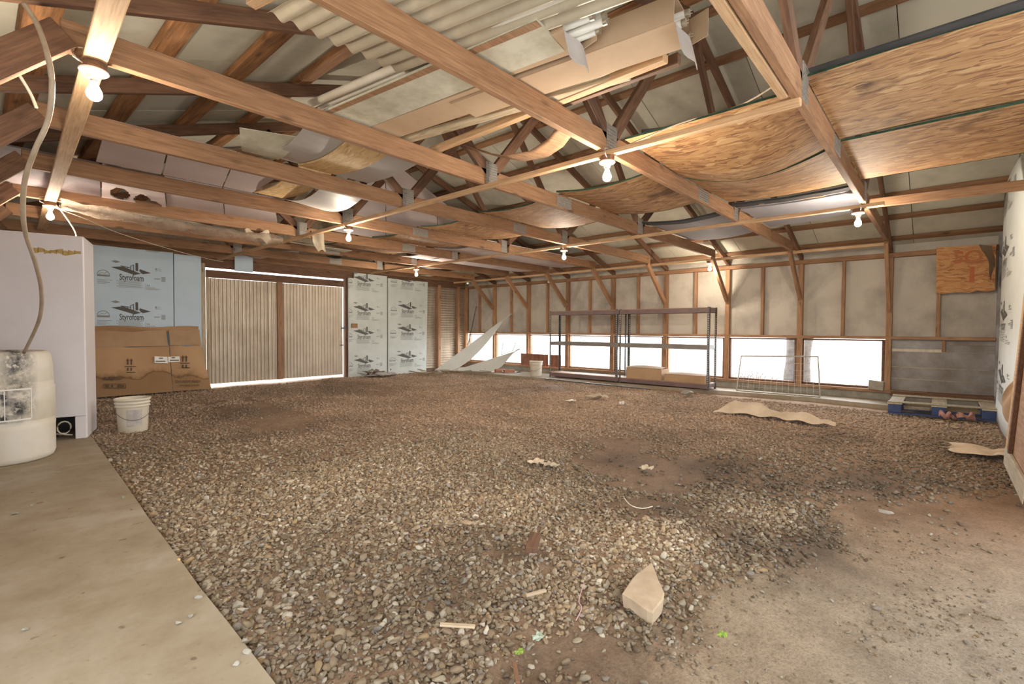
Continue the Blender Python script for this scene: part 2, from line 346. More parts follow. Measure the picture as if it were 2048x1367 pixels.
    def local(s, name, mat, parent=None, origin=(0, 0, 0), smooth=False, bevel=0):
        """shape given in world space, object origin moved to `origin`"""
        o = Vector(origin); s.v = [tuple(Vector(v)-o) for v in s.v]
        return s.build(name, mat, parent, smooth, bevel, Matrix.Translation(o))
def beam(name, a, b, w, h, mat, parent=None, up=(0, 0, 1), bevel=.004, label=None):
    """timber from a to b with its own origin, grain along local x; w across, h along `up`"""
    a = Vector(a); b = Vector(b); L = (b-a).length; x = (b-a)/L; u = Vector(up); z = (u-x*u.dot(x)).normalized(); y = z.cross(x)
    mw = Matrix(((x.x, y.x, z.x, a.x), (x.y, y.y, z.y, a.y), (x.z, y.z, z.z, a.z), (0, 0, 0, 1)))
    mb = MB(); mb.box(0, L, -w/2, w/2, -h/2, h/2)
    o = link(name, mb.mesh(name, True, bevel), mat, parent, mw)
    if label: o['label'] = label
    return o
def text_mesh(body, size, bold=.0):
    c = bpy.data.curves.new('lettering', 'FONT'); c.body = body; c.size = size; c.offset = bold; c.resolution_u = 3; c.fill_mode = 'FRONT'
    o = bpy.data.objects.new('lettering', c); COL.objects.link(o); dg = bpy.context.evaluated_depsgraph_get(); dg.update()
    me = o.evaluated_get(dg).to_mesh(); vs = [v.co.copy() for v in me.vertices]; fs = [tuple(p.vertices) for p in me.polygons]
    o.evaluated_get(dg).to_mesh_clear(); bpy.data.objects.remove(o); bpy.data.curves.remove(c)
    return vs, fs
def put_text(mb, body, org, ux, uy, width, height=None, bold=0.01, mi=0, off=None):
    vs, fs = text_mesh(body, 1.0, bold); x0 = min(v.x for v in vs); x1 = max(v.x for v in vs); y1 = max(v.y for v in vs)
    sx = width/(x1-x0); sy = (height/y1) if height else sx; ux = Vector(ux); uy = Vector(uy); org = Vector(org)
    mb.add([org+ux*((v.x-x0)*sx)+uy*(v.y*sy) for v in vs], fs, mi)

# ------------------------------------------------------------------ ground
def vnoise(x, y, s, seed=0):
    x = np.asarray(x)*s+seed*17.3; y = np.asarray(y)*s+seed*9.1; xi = np.floor(x); yi = np.floor(y); fx = x-xi; fy = y-yi
    fx = fx*fx*(3-2*fx); fy = fy*fy*(3-2*fy)
    h = lambda a, b: np.modf(np.abs(np.sin(a*127.1+b*311.7+seed*7.7)*43758.5453))[0]
    return (h(xi, yi)*(1-fx)+h(xi+1, yi)*fx)*(1-fy)+(h(xi, yi+1)*(1-fx)+h(xi+1, yi+1)*fx)*fy
def fbm(x, y, s, seed=0): return vnoise(x, y, s, seed)*.55+vnoise(x, y, s*2.1, seed+1)*.28+vnoise(x, y, s*4.3, seed+2)*.17
def edge_x(y):  # right edge of the concrete slab
    return np.interp(y, [-1, 0, 1.497, 1.965, 2.747, 4.25, 6.063, 7], [.58, .60, .605, .621, .644, .708, .79, .8])
def g2(px, py, z=0.0): p = onZ(px, py, z); return (p.x, p.y)
BARE = np.array([g2(*q) for q in [(1290, 1367), (1345, 1290), (1400, 1215), (1500, 1165), (1640, 1120), (1700, 1075), (1640, 1040), (1670, 1000), (1800, 985), (2048, 968), (2300, 1000), (2300, 1367)]]+[(.9, -.6), (1.2, .3)])
BARE2 = np.array([g2(*q) for q in [(1000, 1300), (1080, 1250), (1200, 1240), (1290, 1290), (1330, 1367), (1300, 1420), (1010, 1420)]])
BARE3 = np.array([g2(*q) for q in [(1420, 1175), (1500, 1140), (1600, 1140), (1660, 1180), (1560, 1260), (1440, 1240)]])
MUD = [np.array([g2(*q) for q in P_]) for P_ in (
    [(1110, 885), (1200, 870), (1330, 885), (1430, 925), (1410, 980), (1290, 992), (1200, 962), (1140, 925)],
    [(1200, 985), (1330, 990), (1500, 1035), (1650, 1080), (1760, 1115), (1700, 1135), (1600, 1118), (1480, 1080), (1330, 1052), (1220, 1022)],
    [(1620, 930), (1760, 940), (1780, 975), (1680, 990), (1600, 965)],
    [(400, 805), (500, 792), (640, 830), (610, 868), (520, 860), (430, 842)], [(640, 760), (760, 768), (820, 790), (700, 790)],
    [(1000, 770), (1130, 765), (1140, 785), (1010, 790)], [(1030, 1075), (1110, 1085), (1100, 1125), (1020, 1115)])]
def inside(poly, x, y):
    r = np.zeros(x.shape, bool); n = len(poly)
    for i in range(n):
        (x1, y1), (x2, y2) = poly[i], poly[(i+1) % n]
        c = ((y1 > y) != (y2 > y)) & (x < (x2-x1)*(y-y1)/((y2-y1)+1e-12)+x1); r ^= c
    return r
def soft(poly, x, y, w):
    a = np.zeros(x.shape)
    for dx, dy in ((0, 0), (w, 0), (-w, 0), (0, w), (0, -w), (w*.7, w*.7), (-w*.7, -w*.7), (w*.7, -w*.7), (-w*.7, w*.7)): a += inside(poly, x+dx, y+dy)
    return a/9
def mudk(x, y):
    a = soft(BARE2, x, y, .06)
    for P_ in MUD: a = np.maximum(a, soft(P_, x+(vnoise(x, y, 6, 21)-.5)*.16, y+(vnoise(x, y, 6, 22)-.5)*.16, .07))
    return a
# damp dark patches: (pixel centre on the floor, radius x, radius y in metres, strength)
DARK = [(*g2(480, 825), .9, .9, .8), (*g2(600, 850), 1.0, .5, .7), (*g2(700, 772), 1.6, .9, .6), (*g2(1060, 775), .9, .5, .5), (*g2(1240, 915), .55, .45, .95), (*g2(1410, 930), .55, .5, 1),
        (*g2(1330, 1010), .35, .28, .85), (*g2(1450, 1065), .34, .2, .8), (*g2(1640, 1090), .4, .2, 1), (*g2(1600, 1060), .4, .2, .9), (*g2(1660, 870), .8, .4, .6), (*g2(1740, 950), .7, .3, .9), (*g2(1580, 960), .5, .3, .7),
        (*g2(1330, 870), .7, .5, .6), (*g2(900, 1150), .3, .3, .45), (*g2(1060, 1090), .14, .12, .6), (*g2(1180, 1310), .3, .15, .5), (*g2(1900, 880), .9, .3, .5), (*g2(1320, 1210), .15, .1, .6), (*g2(1560, 1120), .25, .12, .6)]
LIGHT = [(*g2(700, 950), 1.6, 1.0, .9), (*g2(420, 930), 1.2, 1.2, .7), (*g2(950, 1010), .7, .5, .8), (*g2(1290, 1090), .55, .28, .95), (*g2(1180, 1060), .5, .3, .7), (*g2(1120, 1180), .4, .25, .6), (*g2(1480, 1020), .35, .25, .5), (*g2(1250, 790), 1.6, .4, .3)]
def blob(L, x, y):
    a = np.zeros(np.shape(x))
    wx = x+(vnoise(x, y, 3.1, 31)-.5)*.35; wy = y+(vnoise(x, y, 3.1, 41)-.5)*.35
    for cx, cy, rx, ry, s in L: a = np.maximum(a, s*np.exp(-(((wx-cx)/rx)**2+((wy-cy)/ry)**2)*1.1))
    return a
def terrain(x, y):
    x = np.asarray(x, float); y = np.asarray(y, float)
    h = (fbm(x, y, .9, 3)-.5)*.07+(fbm(x, y, 3.5, 5)-.5)*.025-.015
    h = h-.04*soft(BARE, x, y, .12)-.02*soft(BARE2, x, y, .08)+.02*soft(BARE3, x, y, .1)
    cx, cy = g2(1300, 1090); h = h+.05*np.exp(-((x-cx)/.5)**2-((y-cy)/.22)**2)
    k = np.clip((x-edge_x(y))/.3, 0, 1); h = h*k-.0*(1-k)
    f = np.clip((x-7.6)/.6, 0, 1); h = h*(1-f)-.03*f
    return np.minimum(h, .06)
def cmesh(name, verts, faces, cols, attr, mat, kind, label=None, cat=None, smooth=False):
    me = bpy.data.meshes.new(name); nv, nf = len(verts), len(faces); k = faces.shape[1]
    me.vertices.add(nv); me.vertices.foreach_set('co', verts.astype(np.float32).ravel())
    me.loops.add(nf*k); me.loops.foreach_set('vertex_index', faces.astype(np.int32).ravel())
    me.polygons.add(nf); me.polygons.foreach_set('loop_start', np.arange(0, nf*k, k, dtype=np.int32)); me.polygons.foreach_set('loop_total', np.full(nf, k, np.int32))
    me.update(); a = me.color_attributes.new(attr, 'FLOAT_COLOR', 'POINT'); a.data.foreach_set('color', np.hstack([cols, np.ones((nv, 1))]).astype(np.float32).ravel())
    me.polygons.foreach_set('use_smooth', np.full(nf, smooth)); me.update()
    return tag(link(name, me, mat), label, cat, None, kind)
gx = np.concatenate([np.linspace(-.5, 5, 221), np.linspace(5.05, 9.5, 90)]); gy = np.concatenate([np.linspace(-.6, 4.5, 205), np.linspace(4.55, 10.3, 116)])
GX, GY = np.meshgrid(gx, gy, indexing='ij'); GZ = terrain(GX, GY); GZ[GX < edge_x(GY)+.0] = -.03
dk = blob(DARK, GX, GY); bare = np.clip(soft(BARE, GX, GY, .15)+soft(BARE3, GX, GY, .08), 0, 1); dk = np.clip(np.maximum(dk, .55*mudk(GX, GY)), 0, 1)
far = np.clip((GX*.75+GY*.66-3)/3, 0, 1)  # distance factor; soil colour is raised with it to imitate the well-lit far end
base = np.array([.30, .205, .135]); dustc = np.array([.30, .235, .16]); reddish = np.array([.27, .165, .095]); grey = np.array([.37, .32, .26])
redk = np.clip((GX-2.6)/1.6, 0, 1)
sc = base*(1+.5*far[..., None])*(1-bare[..., None])+base*bare[..., None]+(dustc*(1-redk[..., None])+reddish*redk[..., None]-base)*bare[..., None]
greyk = bare*np.exp(-((GX-2.2)/1.2)**2-((GY+.3)/.6)**2); sc = sc+(grey-sc)*(greyk*.6)[..., None]
sc = sc*(1-far[..., None]*.0); sc = sc*(1-.62*dk[..., None]); sc = sc*(.8+.4*fbm(GX, GY, 2.3, 9))[..., None]
n0, n1 = GX.shape; idx = np.arange(n0*n1).reshape(n0, n1)
fc = np.stack([idx[:-1, :-1], idx[1:, :-1], idx[1:, 1:], idx[:-1, 1:]], -1).reshape(-1, 4)
cmesh('floor', np.stack([GX, GY, GZ], -1).reshape(-1, 3), fc, np.clip(sc.reshape(-1, 3), 0, 1), 'soil', M['dirt'], 'structure', smooth=True)

def ico(sub):
    bm = bmesh.new(); bmesh.ops.create_icosphere(bm, subdivisions=sub, radius=1); v = np.array([tuple(p.co) for p in bm.verts]); f = np.array([[q.index for q in p.verts] for p in bm.faces]); bm.free(); return v, f
def stones(xs, ys, size, sub, sink=.3, seed=0):
    n = len(xs); v, f = ico(sub); r = np.random.default_rng(seed)
    T = []
    for k in range(12):   # lumpy, partly faceted pebble templates
        w = v.copy()
        for _ in range(8):
            d = r.normal(size=3); d /= np.linalg.norm(d); c = r.uniform(.38, .72); t = w@d; w = w-np.outer(np.maximum(t-c, 0), d)
        T.append(w*(1+r.normal(size=(len(w), 1))*.05))
    T = np.array(T); w = T[r.integers(0, 12, n)]
    w = w*(size[:, None]*np.stack([r.uniform(.85, 1.45, n), r.uniform(.7, 1.1, n), r.uniform(.45, .8, n)], -1))[:, None, :]
    a = r.uniform(0, 2*pi, n); tx = r.normal(0, .45, n); ty = r.normal(0, .45, n)
    def rot(p, ang, i, j): c, s_ = np.cos(ang)[:, None], np.sin(ang)[:, None]; q = p.copy(); q[..., i] = p[..., i]*c-p[..., j]*s_; q[..., j] = p[..., i]*s_+p[..., j]*c; return q
    w = rot(rot(rot(w, tx, 1, 2), ty, 0, 2), a, 0, 1)
    lift = r.uniform(0, 1, n)
    z = terrain(xs, ys)+size*(.1+lift*.75)*(1-sink)
    w = w+np.stack([xs, ys, z], -1)[:, None, :]
    F = (f[None]+(np.arange(n)*len(v))[:, None, None]).reshape(-1, 3)
    # colour of each stone: grey, tan, brown, few white or ochre; far stones soil-brown, and lightened in colour to stand in for light
    pal = np.array([[.29, .23, .155], [.225, .165, .105], [.34, .285, .205], [.165, .12, .075], [.26, .19, .115], [.44, .39, .31], [.25, .22, .18], [.31, .215, .11]])
    c = pal[r.choice(8, n, p=[.2, .2, .15, .15, .15, .06, .07, .02])]*r.uniform(.8, 1.15, (n, 1))
    dist = xs*.747+ys*.665; brown = np.clip((dist-3.6)/2.2, 0, 1)*.75*(.6+.8*vnoise(xs, ys, 2.2, 50)); lt = blob(LIGHT, xs, ys); d_ = blob(DARK, xs, ys)
    brown = np.clip(brown-lt*.6, 0, .85)[:, None]
    c = c*(1-brown)+np.array([.60, .44, .315])*brown*r.uniform(.7, 1.3, (n, 1))
    c = c*(.84+.85*lt[:, None])*(1-.55*d_[:, None])
    c = np.repeat(np.clip(c, 0, 1), len(v), 0)
    return w.reshape(-1, 3), F, c
def scatter(n, x0, x1, y0, y1, seed):
    r = np.random.default_rng(seed); x = r.uniform(x0, x1, n); y = r.uniform(y0, y1, n); cov = 1-.93*soft(BARE, x, y, .12)-.62*mudk(x, y)
    cl = fbm(x, y, 2.6, 60); cov = np.where(cov < .5, cov*np.clip((cl-.46)*14, .15, 3.5), cov)
    cov = cov*(1-.62*blob(DARK, x, y)*np.clip((vnoise(x, y, 5, 70)-.15)*2, 0, 1))*(1-.85*soft(BARE3, x, y, .05))
    k = (r.uniform(size=n) < cov) & (x > edge_x(y)+.012+.0*x) & (x < 8.45+.2*vnoise(x, y, 3, 8)) & (y < 10.04)
    ang = np.arctan2(y, x); k &= (ang > R(-12)) & (ang < R(92))      # what the room corner can see
    return x[k], y[k], r
x, y, r = scatter(43000, .55, 3.6, -.3, 3.9, 1)
A1 = stones(x, y, np.clip(r.lognormal(math.log(.0112), .32, len(x)), .005, .024)*(1-.45*soft(BARE, x, y, .05)), 2, seed=2)
x, y, r = scatter(15000, .55, 3.6, -.3, 3.9, 4); A4 = stones(x, y, np.clip(r.lognormal(math.log(.0065), .35, len(x)), .003, .012), 1, sink=.5, seed=5)
x, y, r = scatter(135000, .55, 8.7, -.5, 10.1, 3); k = (x > 3.5) | (y > 3.8); x = x[k]; y = y[k]
A2 = stones(x, y, np.clip(r.lognormal(math.log(.0128), .32, len(x)), .007, .03), 1, seed=6)
vs, fs, cs, o_ = [], [], [], 0
for v, f, c in (A1, A4, A2): vs.append(v); fs.append(f+o_); cs.append(c); o_ += len(v)
cmesh('gravel', np.concatenate(vs), np.concatenate(fs), np.concatenate(cs), 'col', M['stone'], 'stuff', 'loose grey and tan gravel spread over the dirt floor', 'gravel', smooth=True)

# concrete slab on the left, strip footing and sill wall along the window side
mb = MB(); ys = [-2.0, -1, 0, .7, 1.497, 1.965, 2.3, 2.747, 3.4, 4.25, 5.2, 6.063, 7.0]
n = len(ys); ex = [float(edge_x(q))+random.uniform(-.006, .006) for q in ys]
top = [(-1.2, q, .03) for q in ys]+[(e, q, .03) for e, q in zip(ex, ys)]; bot = [(-1.2, q, -.12) for q in ys]+[(e, q, -.12) for e, q in zip(ex, ys)]
mb.add(top+bot, [(i, n+i, n+i+1, i+1) for i in range(n-1)]+[(n+i, 3*n+i, 3*n+i+1, n+i+1) for i in range(n-1)]+[(n-1, 2*n-1, 4*n-1, 3*n-1), (0, 2*n, 3*n, n)])
slab = tag(mb.build('concrete_slab', M['slab']), kind='structure')
for cr in ([(110, 1038), (128, 1035), (150, 1033)], [(182, 1026), (196, 1021), (203, 1017)], [(232, 1017), (246, 1012), (262, 1008), (281, 1006)]):
    mb = MB(); mb.tube([onZ(*q, .0295) for q in cr], .0016, 5); mb.build('crack', M['rubble'], slab)
mb = MB(); p1 = [(8.75, -.56), (8.8, .57), (8.98, 1.6), (8.85, 2.85), (8.6, 4.6), (8.4, 6.35), (8.25, 8.6), (8.25, 10.18)]
mb.prism([(a, b_, .035) for a, b_ in p1]+[(9.5, 10.18, .035), (9.5, -.56, .035)], (0, 0, -.12)); fo = tag(mb.build('concrete_footing', M['slab']), kind='structure')

# yard outside
mb = MB(); mb.box(9.75, 60, -40, 60, -.12, -.05); mb.box(-40, 9.75, 10.35, 60, -.12, -.05); mb.box(-40, 9.75, -40, -2.0, -.12, -.05); mb.box(-40, -1.2, -2.0, 10.35, -.12, -.05)
tag(mb.build('yard_ground', M['outside']), kind='structure')

# ------------------------------------------------------------------ right (window) wall
def panel(name, x0, x1, y0, y1, z0, z1, mat, parent): mb = MB(); mb.box(x0, x1, y0, y1, z0, z1); return mb.build(name, mat, parent)
wr = empty('wall_right', (XW, 0, 0), kind='structure')
TY = [.62, 1.83, 3.03, 4.25, 5.47, 6.69, 7.91, 9.11]
ZR, ZS, ZP = 1.00, .20, 2.24
for i, y0 in enumerate([-.56, .05, .62, 1.22, 1.83, 2.43, 3.03, 3.64, 4.25, 4.87, 5.47, 6.08, 6.69, 7.31, 7.91, 8.51, 9.11, 9.7]):
    y1 = [.05, .62, 1.22, 1.83, 2.43, 3.03, 3.64, 4.25, 4.87, 5.47, 6.08, 6.69, 7.31, 7.91, 8.51, 9.11, 9.7, 10.2][i]
    panel('foam_sheet', XW+.035+.004*(i % 2), XW+.07, y0, y1, ZR, 2.7, M['foam_wall'], wr)
for i, y0 in enumerate(TY):
    beam('post', (XW-.01, y0, ZS-.02), (XW-.01, y0, ZP), .075, .10, M['lumber_stud'], wr, up=(1, 0, 0))
for y0 in [.05, 1.22, 2.43, 3.64, 4.87, 6.08, 7.31, 8.51, 9.7]:
    beam('stud', (XW+.0, y0, ZR), (XW, y0, ZP), .045, .08, M['lumber_stud'], wr, up=(1, 0, 0))
for a, b_ in ((-.56, 3.0), (3.0, 6.7), (6.7, 10.15)):
    beam('top_plate', (XW-.01, a, ZP+.035), (XW-.01, b_, ZP+.035), .12, .07, M['lumber'], wr)
    beam('window_rail', (XW-.02, a, ZR-.0), (XW-.02, b_, ZR-.0), .09, .045, M['lumber_stud'], wr)
    beam('sill_plate', (XW-.03, max(a, -.56), ZS-.03), (XW-.03, b_, ZS-.03), .16, .045, M['lumber_stud'], wr)
mb = MB(); mb.box(XW-.06, XW+.16, -.56, 10.25, -.1, ZS-.05)
mb.build('concrete_sill', M['block'], wr)
mb = MB(); mb.box(XW-.04, XW+.1, -.80, -.56, -.1, 2.6); mb.build('corner_filler', M['foam_low'], wr)
# outer tin skin above the windows and on the blind bay
panel('outer_skin', XW+.075, XW+.10, -.56, 10.3, ZR, 2.75, M['wall_tin'], wr)
for k, (z0, z1, y0, y1) in enumerate(((.20, .365, -.56, .58), (.38, .545, -.56, .58), (.56, .79, -.56, .58), (.84, .975, .0, .58), (.80, .90, -.56, -.03), (.905, .975, -.56, -.03))):
    panel('plank', XW+.01, XW+.035, y0, y1, z0, z1, M['plank_wall'] if k != 3 else M['foam_low'], wr)
panel('outer_skin', XW+.04, XW+.06, -.56, .6, .1, ZR, M['wall_tin'], wr)
beam('rotten_sill', (XW-.06, -.56, .17), (XW-.06, .58, .15), .10, .07, M['lumber_dark'], wr)
beam('divider', (XW, -.02, .80), (XW, -.02, .98), .04, .05, M['lumber_stud'], wr, up=(1, 0, 0))
for i, y0 in enumerate(TY):   # windows: frame strips and wrinkled plastic
    y1 = TY[i+1] if i < 7 else 10.15
    fr = empty('window_%d' % (i+1), (XW+.05, (y0+y1)/2, ZS), kind='structure')
    a, c = y0+.07, y1-.05
    fmb = MB()
    fmb.box(XW-.01, XW+.06, a-.03, a+.012, ZS+.0, ZR-.03); fmb.box(XW-.01, XW+.06, c-.012, c+.02, ZS, ZR-.03)
    fmb.box(XW-.01, XW+.06, a, c, ZS-.005, ZS+.025); fmb.box(XW-.01, XW+.06, a, c, ZR-.055, ZR-.03)
    fmb.build('window_frame', M['lumber_stud'] if i > 1 else M['lumber_dark'], fr)
    pm = MB(); ph = random.uniform(0, 6)
    pm.surf(lambda u, v: (XW+.055+.012*sin(u*9+v*5+ph)+.006*sin(v*23+u*7), a+(c-a)*u, ZS+.02+(ZR-.06-ZS)*v), 26, 14)
    pm.build('plastic_sheet', M['film'] if i > 2 else M['film_clear'], fr, smooth=True)
# knee braces
for i, y0 in enumerate(TY):
    zb = 1.42 if i == 0 else 1.66
    beam('knee_brace', (XW-.07, y0+.0, zb), (8.66, y0, 2.37), .05, .10, M['lumber_stud'], wr, up=(0, 0, 1))

# OSB patch with orange spray at the far right of that wall
pt = empty('chipboard_patch', (9.3, -.21, 1.66), 'orange chipboard patch with red sprayed marks, high on the window wall at right', 'board')
mb = MB(); pts = [(9.40, .088, 2.33), (9.40, -.53, 2.30), (9.40, -.53, 1.68)]+[(9.40, -.45+.09*k, 1.665+.012*sin(k*2.3)+random.uniform(-.008, .008)) for k in range(6)]+[(9.40, .08, 1.665)]
mb.prism(pts, (.015, 0, 0)); mb.build('board', M['osb_patch'], pt, mw=None)
mb = MB()
for body, yy, zz_, w, h in (('SO', -.10, 2.08, .30, .17), ('1', -.27, 1.80, .05, .22)):
    put_text(mb, body, (9.397, yy, zz_), (0, -1, 0), (0, 0, 1), w, h, .02)
mb.build('sprayed_marks', M['spray'], pt)

# ------------------------------------------------------------------ end wall with the sliding doors
we = empty('wall_end', (4.5, YE, 0), kind='structure')
def corr(mb, o, du, dv, L, H, pitch, amp, nrm, seg=8, mi=0, th=0):
    """corrugated sheet: waves along du, length along dv"""
    n = int(L/pitch*seg); o = Vector(o); du = Vector(du); dv = Vector(dv); nr = Vector(nrm)
    for j in range(1): mb.surf(lambda u, v: o+du*(L*u)+dv*(H*v)+nr*(amp*sin(2*pi*L*u/pitch)), n, 6, th, mi, nrm)
    return mb
mb = MB(); corr(mb, (8.02, YE+.06, -.05), (0, 0, 1), (1, 0, 0), 2.45, 1.6, .066, .016, (0, 1, 0))
sk = mb.build('corrugated_siding', M['wall_tin'], we, smooth=True)
mb = MB(); corr(mb, (-.5, YE+.06, -.05), (0, 0, 1), (1, 0, 0), 2.3, 3.3, .066, .016, (0, 1, 0)); mb.build('corrugated_siding', M['wall_tin'], we, smooth=True)
mb = MB(); corr(mb, (5.75, YE+.06, -.05), (0, 0, 1), (1, 0, 0), 2.3, 2.3, .066, .016, (0, 1, 0)); mb.build('corrugated_siding', M['wall_tin'], we, smooth=True)
# gable above
mb = MB(); mb.prism([(XL, YE+.06, 2.26), (XW, YE+.06, 2.26), (XW, YE+.06, 2.55), (RIDGE, YE+.06, 4.2), (XL, YE+.06, 2.5)], (0, .02, 0)); mb.build('gable_sheet', M['wall_tin'], we)
for xx in (8.45, 9.15, 9.45): beam('post', (xx, YE-.0, -.03), (xx, YE-.0, 2.28), .09, .09, M['lumber_stud'], we, up=(0, 1, 0))
for xx, ww in ((2.88, .07), (5.74, .08)): beam('door_jamb', (xx, YE+.02, -.03), (xx, YE+.02, 2.3), ww, .09, M['lumber_dark'] if xx > 3 else M['lumber_grey'], we, up=(0, 1, 0))
beam('header', (XL, YE-.0, 2.31), (9.4, YE, 2.31), .05, .17, M['lumber_dark'], we)
beam('header', (XL, YE-.03, 2.47), (9.4, YE-.03, 2.47), .05, .14, M['lumber'], we)
# far wall boards left of the doors: base line
beam('bottom_plate', (5.8, YE-.02, .02), (9.4, YE-.02, .02), .1, .06, M['lumber_dark'], we)
# sliding doors
for k, (x0, x1, nm) in enumerate(((2.93, 4.20, 'door_1'), (4.20, 5.68, 'door_2'))):
    d = empty(nm, ((x0+x1)/2, YE+.03, 0), kind='structure')
    z1 = 2.04
    mb = MB(); corr(mb, (x0+.01, YE+.025, .06), (1, 0, 0), (0, 0, 1), x1-x0-.04-(.09 if k == 0 else 0), z1-.06, .068, .014, (0, -1, 0)); mb.build('corrugated_panel', M['door_tin'], d, smooth=True)
    if k == 0: mb = MB(); corr(mb, (x1-.17, YE+.0, .06), (1, 0, 0), (0, 0, 1), .17, z1-.06, .068, .012, (0, -1, 0)); mb.build('overlapping_panel', M['door_tin'], d, smooth=True)
    beam('door_rail', (x0, YE+.01, 2.115), (x1, YE+.01, 2.115), .04, .14, M['lumber_dark'], d)
    if k == 1:
        beam('door_stile', (x0+.05, YE-.02, .06), (x0+.05, YE-.02, 2.05), .11, .04, M['lumber_stud'], d, up=(0, 1, 0))
        mb = MB(); mb.box(x1-.06, x1+.06, YE-.03, YE-.0, 1.10, 1.13); mb.tube([(x1-.03, YE-.05, 1.06), (x1-.03, YE-.05, 1.18)], .008); mb.build('door_latch', M['steel'], d)
        mb = MB(); mb.box(x1-.10, x1-.02, YE-.02, YE-.0, .72, .74); mb.build('door_pull', M['steel'], d)
    else: beam('door_stile', (x0+.02, YE+.0, .06), (x0+.02, YE+.0, 2.05), .04, .04, M['lumber_grey'], d, up=(0, 1, 0))

# ------------------------------------------------------------------ printed foam boards
def print_logo(mb, P, full=True):
    """P(x, y) maps printed-pattern coordinates to the board; dark polygons in slot 0, fine print in slot 1"""
    def poly(pts, mi=0): mb.add([P(*q) for q in pts], [tuple(range(len(pts)))], mi)
    def rect(x0, y0, x1, y1, mi=0): poly([(x0, y0), (x1, y0), (x1, y1), (x0, y1)], mi)
    poly([(200, 283), (290, 272), (340, 290), (425, 318), (376, 332)]); poly([(412, 296), (418, 283), (505, 308), (440, 321), (424, 312)])
    poly([(200, 238), (235, 229), (272, 240), (237, 250)], 1)
    for x0, y0, x1, y1 in ((384, 238, 405, 300), (390, 236, 396, 242), (366, 252, 372, 305), (344, 262, 350, 298), (322, 272, 326, 292)): rect(x0, y0, x1, y1)
    for a, b_ in (((350, 262), (372, 250)), ((272, 266), (346, 276)), ((300, 270), (326, 274))): poly([a, b_, (b_[0], b_[1]+5), (a[0], a[1]+5)])
    o, ux, uy = P(262, 375), P(263, 375)-P(262, 375), P(262, 374)-P(262, 375)
    vs, fs = text_mesh('Styrofoam', 1.0, .018); x0 = min(v.x for v in vs); x1 = max(v.x for v in vs); y1 = max(v.y for v in vs)
    mb.add([o+ux*((v.x-x0)*183/(x1-x0))+uy*(v.y*46/y1) for v in vs], fs, 0)
    n = 10
    arc = [(145+46*cos(pi*k/n), 345-38*sin(pi*k/n)) for k in range(n+1)]; ar2 = [(145+41*cos(pi*k/n), 345-33*sin(pi*k/n)) for k in range(n+1)]
    for k in range(n): poly([arc[k], arc[k+1], ar2[k+1], ar2[k]], 1)
    for a, b_ in (((112, 342), (136, 325)), ((136, 325), (152, 334)), ((152, 334), (176, 318))): poly([a, b_, (b_[0], b_[1]+4), (a[0], a[1]+4)], 1)
    rect(100, 344, 190, 358, 1)
    for k, (xx, w) in enumerate(((100, 108), (100, 70), (100, 90), (100, 60))): rect(xx, 381+k*9, xx+w, 384.5+k*9, 1)
    for k in range(7): rect(252, 380+k*8, 445-(k*13 % 30), 383+k*8, 1)
    for k in range(3): rect(240, 380+k*20, 246, 386+k*20, 1)
    o, ux, uy = P(470, 415), P(471, 415)-P(470, 415), P(470, 414)-P(470, 415)
    vs, fs = text_mesh('R4', 1.0, .01); mb.add([o+ux*(v.x*22)+uy*(v.y*22) for v in vs], fs, 1)
    rect(460, 392, 462, 440, 1); rect(466, 422, 540, 425, 1); rect(466, 430, 580, 433, 1); rect(466, 437, 560, 440, 1)
    rect(540, 266, 552, 280, 1); rect(556, 270, 585, 273, 1); rect(540, 284, 590, 287, 1); rect(530, 346, 580, 350, 1); rect(530, 353, 575, 356, 1)
    for k in range(5): rect(588, 333+k*8, 622, 338+k*8, 1)
def board(name, label, y, pts, th, mat, logos, faint=False):
    """pts (x, z) outline on plane y; logos: list of (x_left_of_text, x_right_of_text, z_baseline, z_scale)"""
    xs = [p[0] for p in pts]; zs = [p[1] for p in pts]; e = empty(name, ((min(xs)+max(xs))/2, y, min(zs)), label, 'foam board')
    mb = MB(); mb.prism([(a, y, b_) for a, b_ in pts], (0, th, 0)); mb.build('board', mat, e)
    if logos:
        for xa, xb, zb, s in logos:
            k = (xb-xa)/183; mb = MB()
            print_logo(mb, lambda X, Y, xa=xa, zb=zb, k=k, s=s: Vector((min(max(xa+(X-262)*k, min(xs)+.005), max(xs)-.005), y-.002, min(max(zb-(Y-375)*s, min(zs)+.002), max(zs)-.002))))
            mb.build('printed_logo', [M['ink'], M['ink_faint']], e)
    return e
yb = YE-.10
def LG(pts_, y, s): # text left px, right px, baseline px -> metric
    return [(onY(a, c, y).x, onY(b_, c, y).x, onY(a, c, y).z, s) for a, b_, c in pts_]
ux = (onY(287, 560, yb).x-onY(239, 560, yb).x)/183; uz = (onY(239, 559, yb).z-onY(239, 639, yb).z)/305
board('foam_board', 'wide pale blue printed foam board on the far wall beside the white cabinet', yb, [(1.0, 0), (onY(346, 600, yb).x, 0), (onY(346, 503, yb).x, onY(346, 505, yb).z), (1.0, 2.42)], .04, M['styro_blue'], LG([(239, 287, 559), (239, 287, 639), (239, 287, 480)], yb, uz))
board('foam_board', 'narrow plain blue foam strip between the printed blue board and the sliding doors', yb, [(onY(347.5, 600, yb).x, 0), (onY(402, 600, yb).x, 0), (onY(402, 513, yb).x, onY(402, 513, yb).z), (onY(348, 503, yb).x, onY(348, 507, yb).z)], .04, M['styro_blue'], [])
A = lambda x_, y_: (onY(x_, y_, yb).x, onY(x_, y_, yb).z)
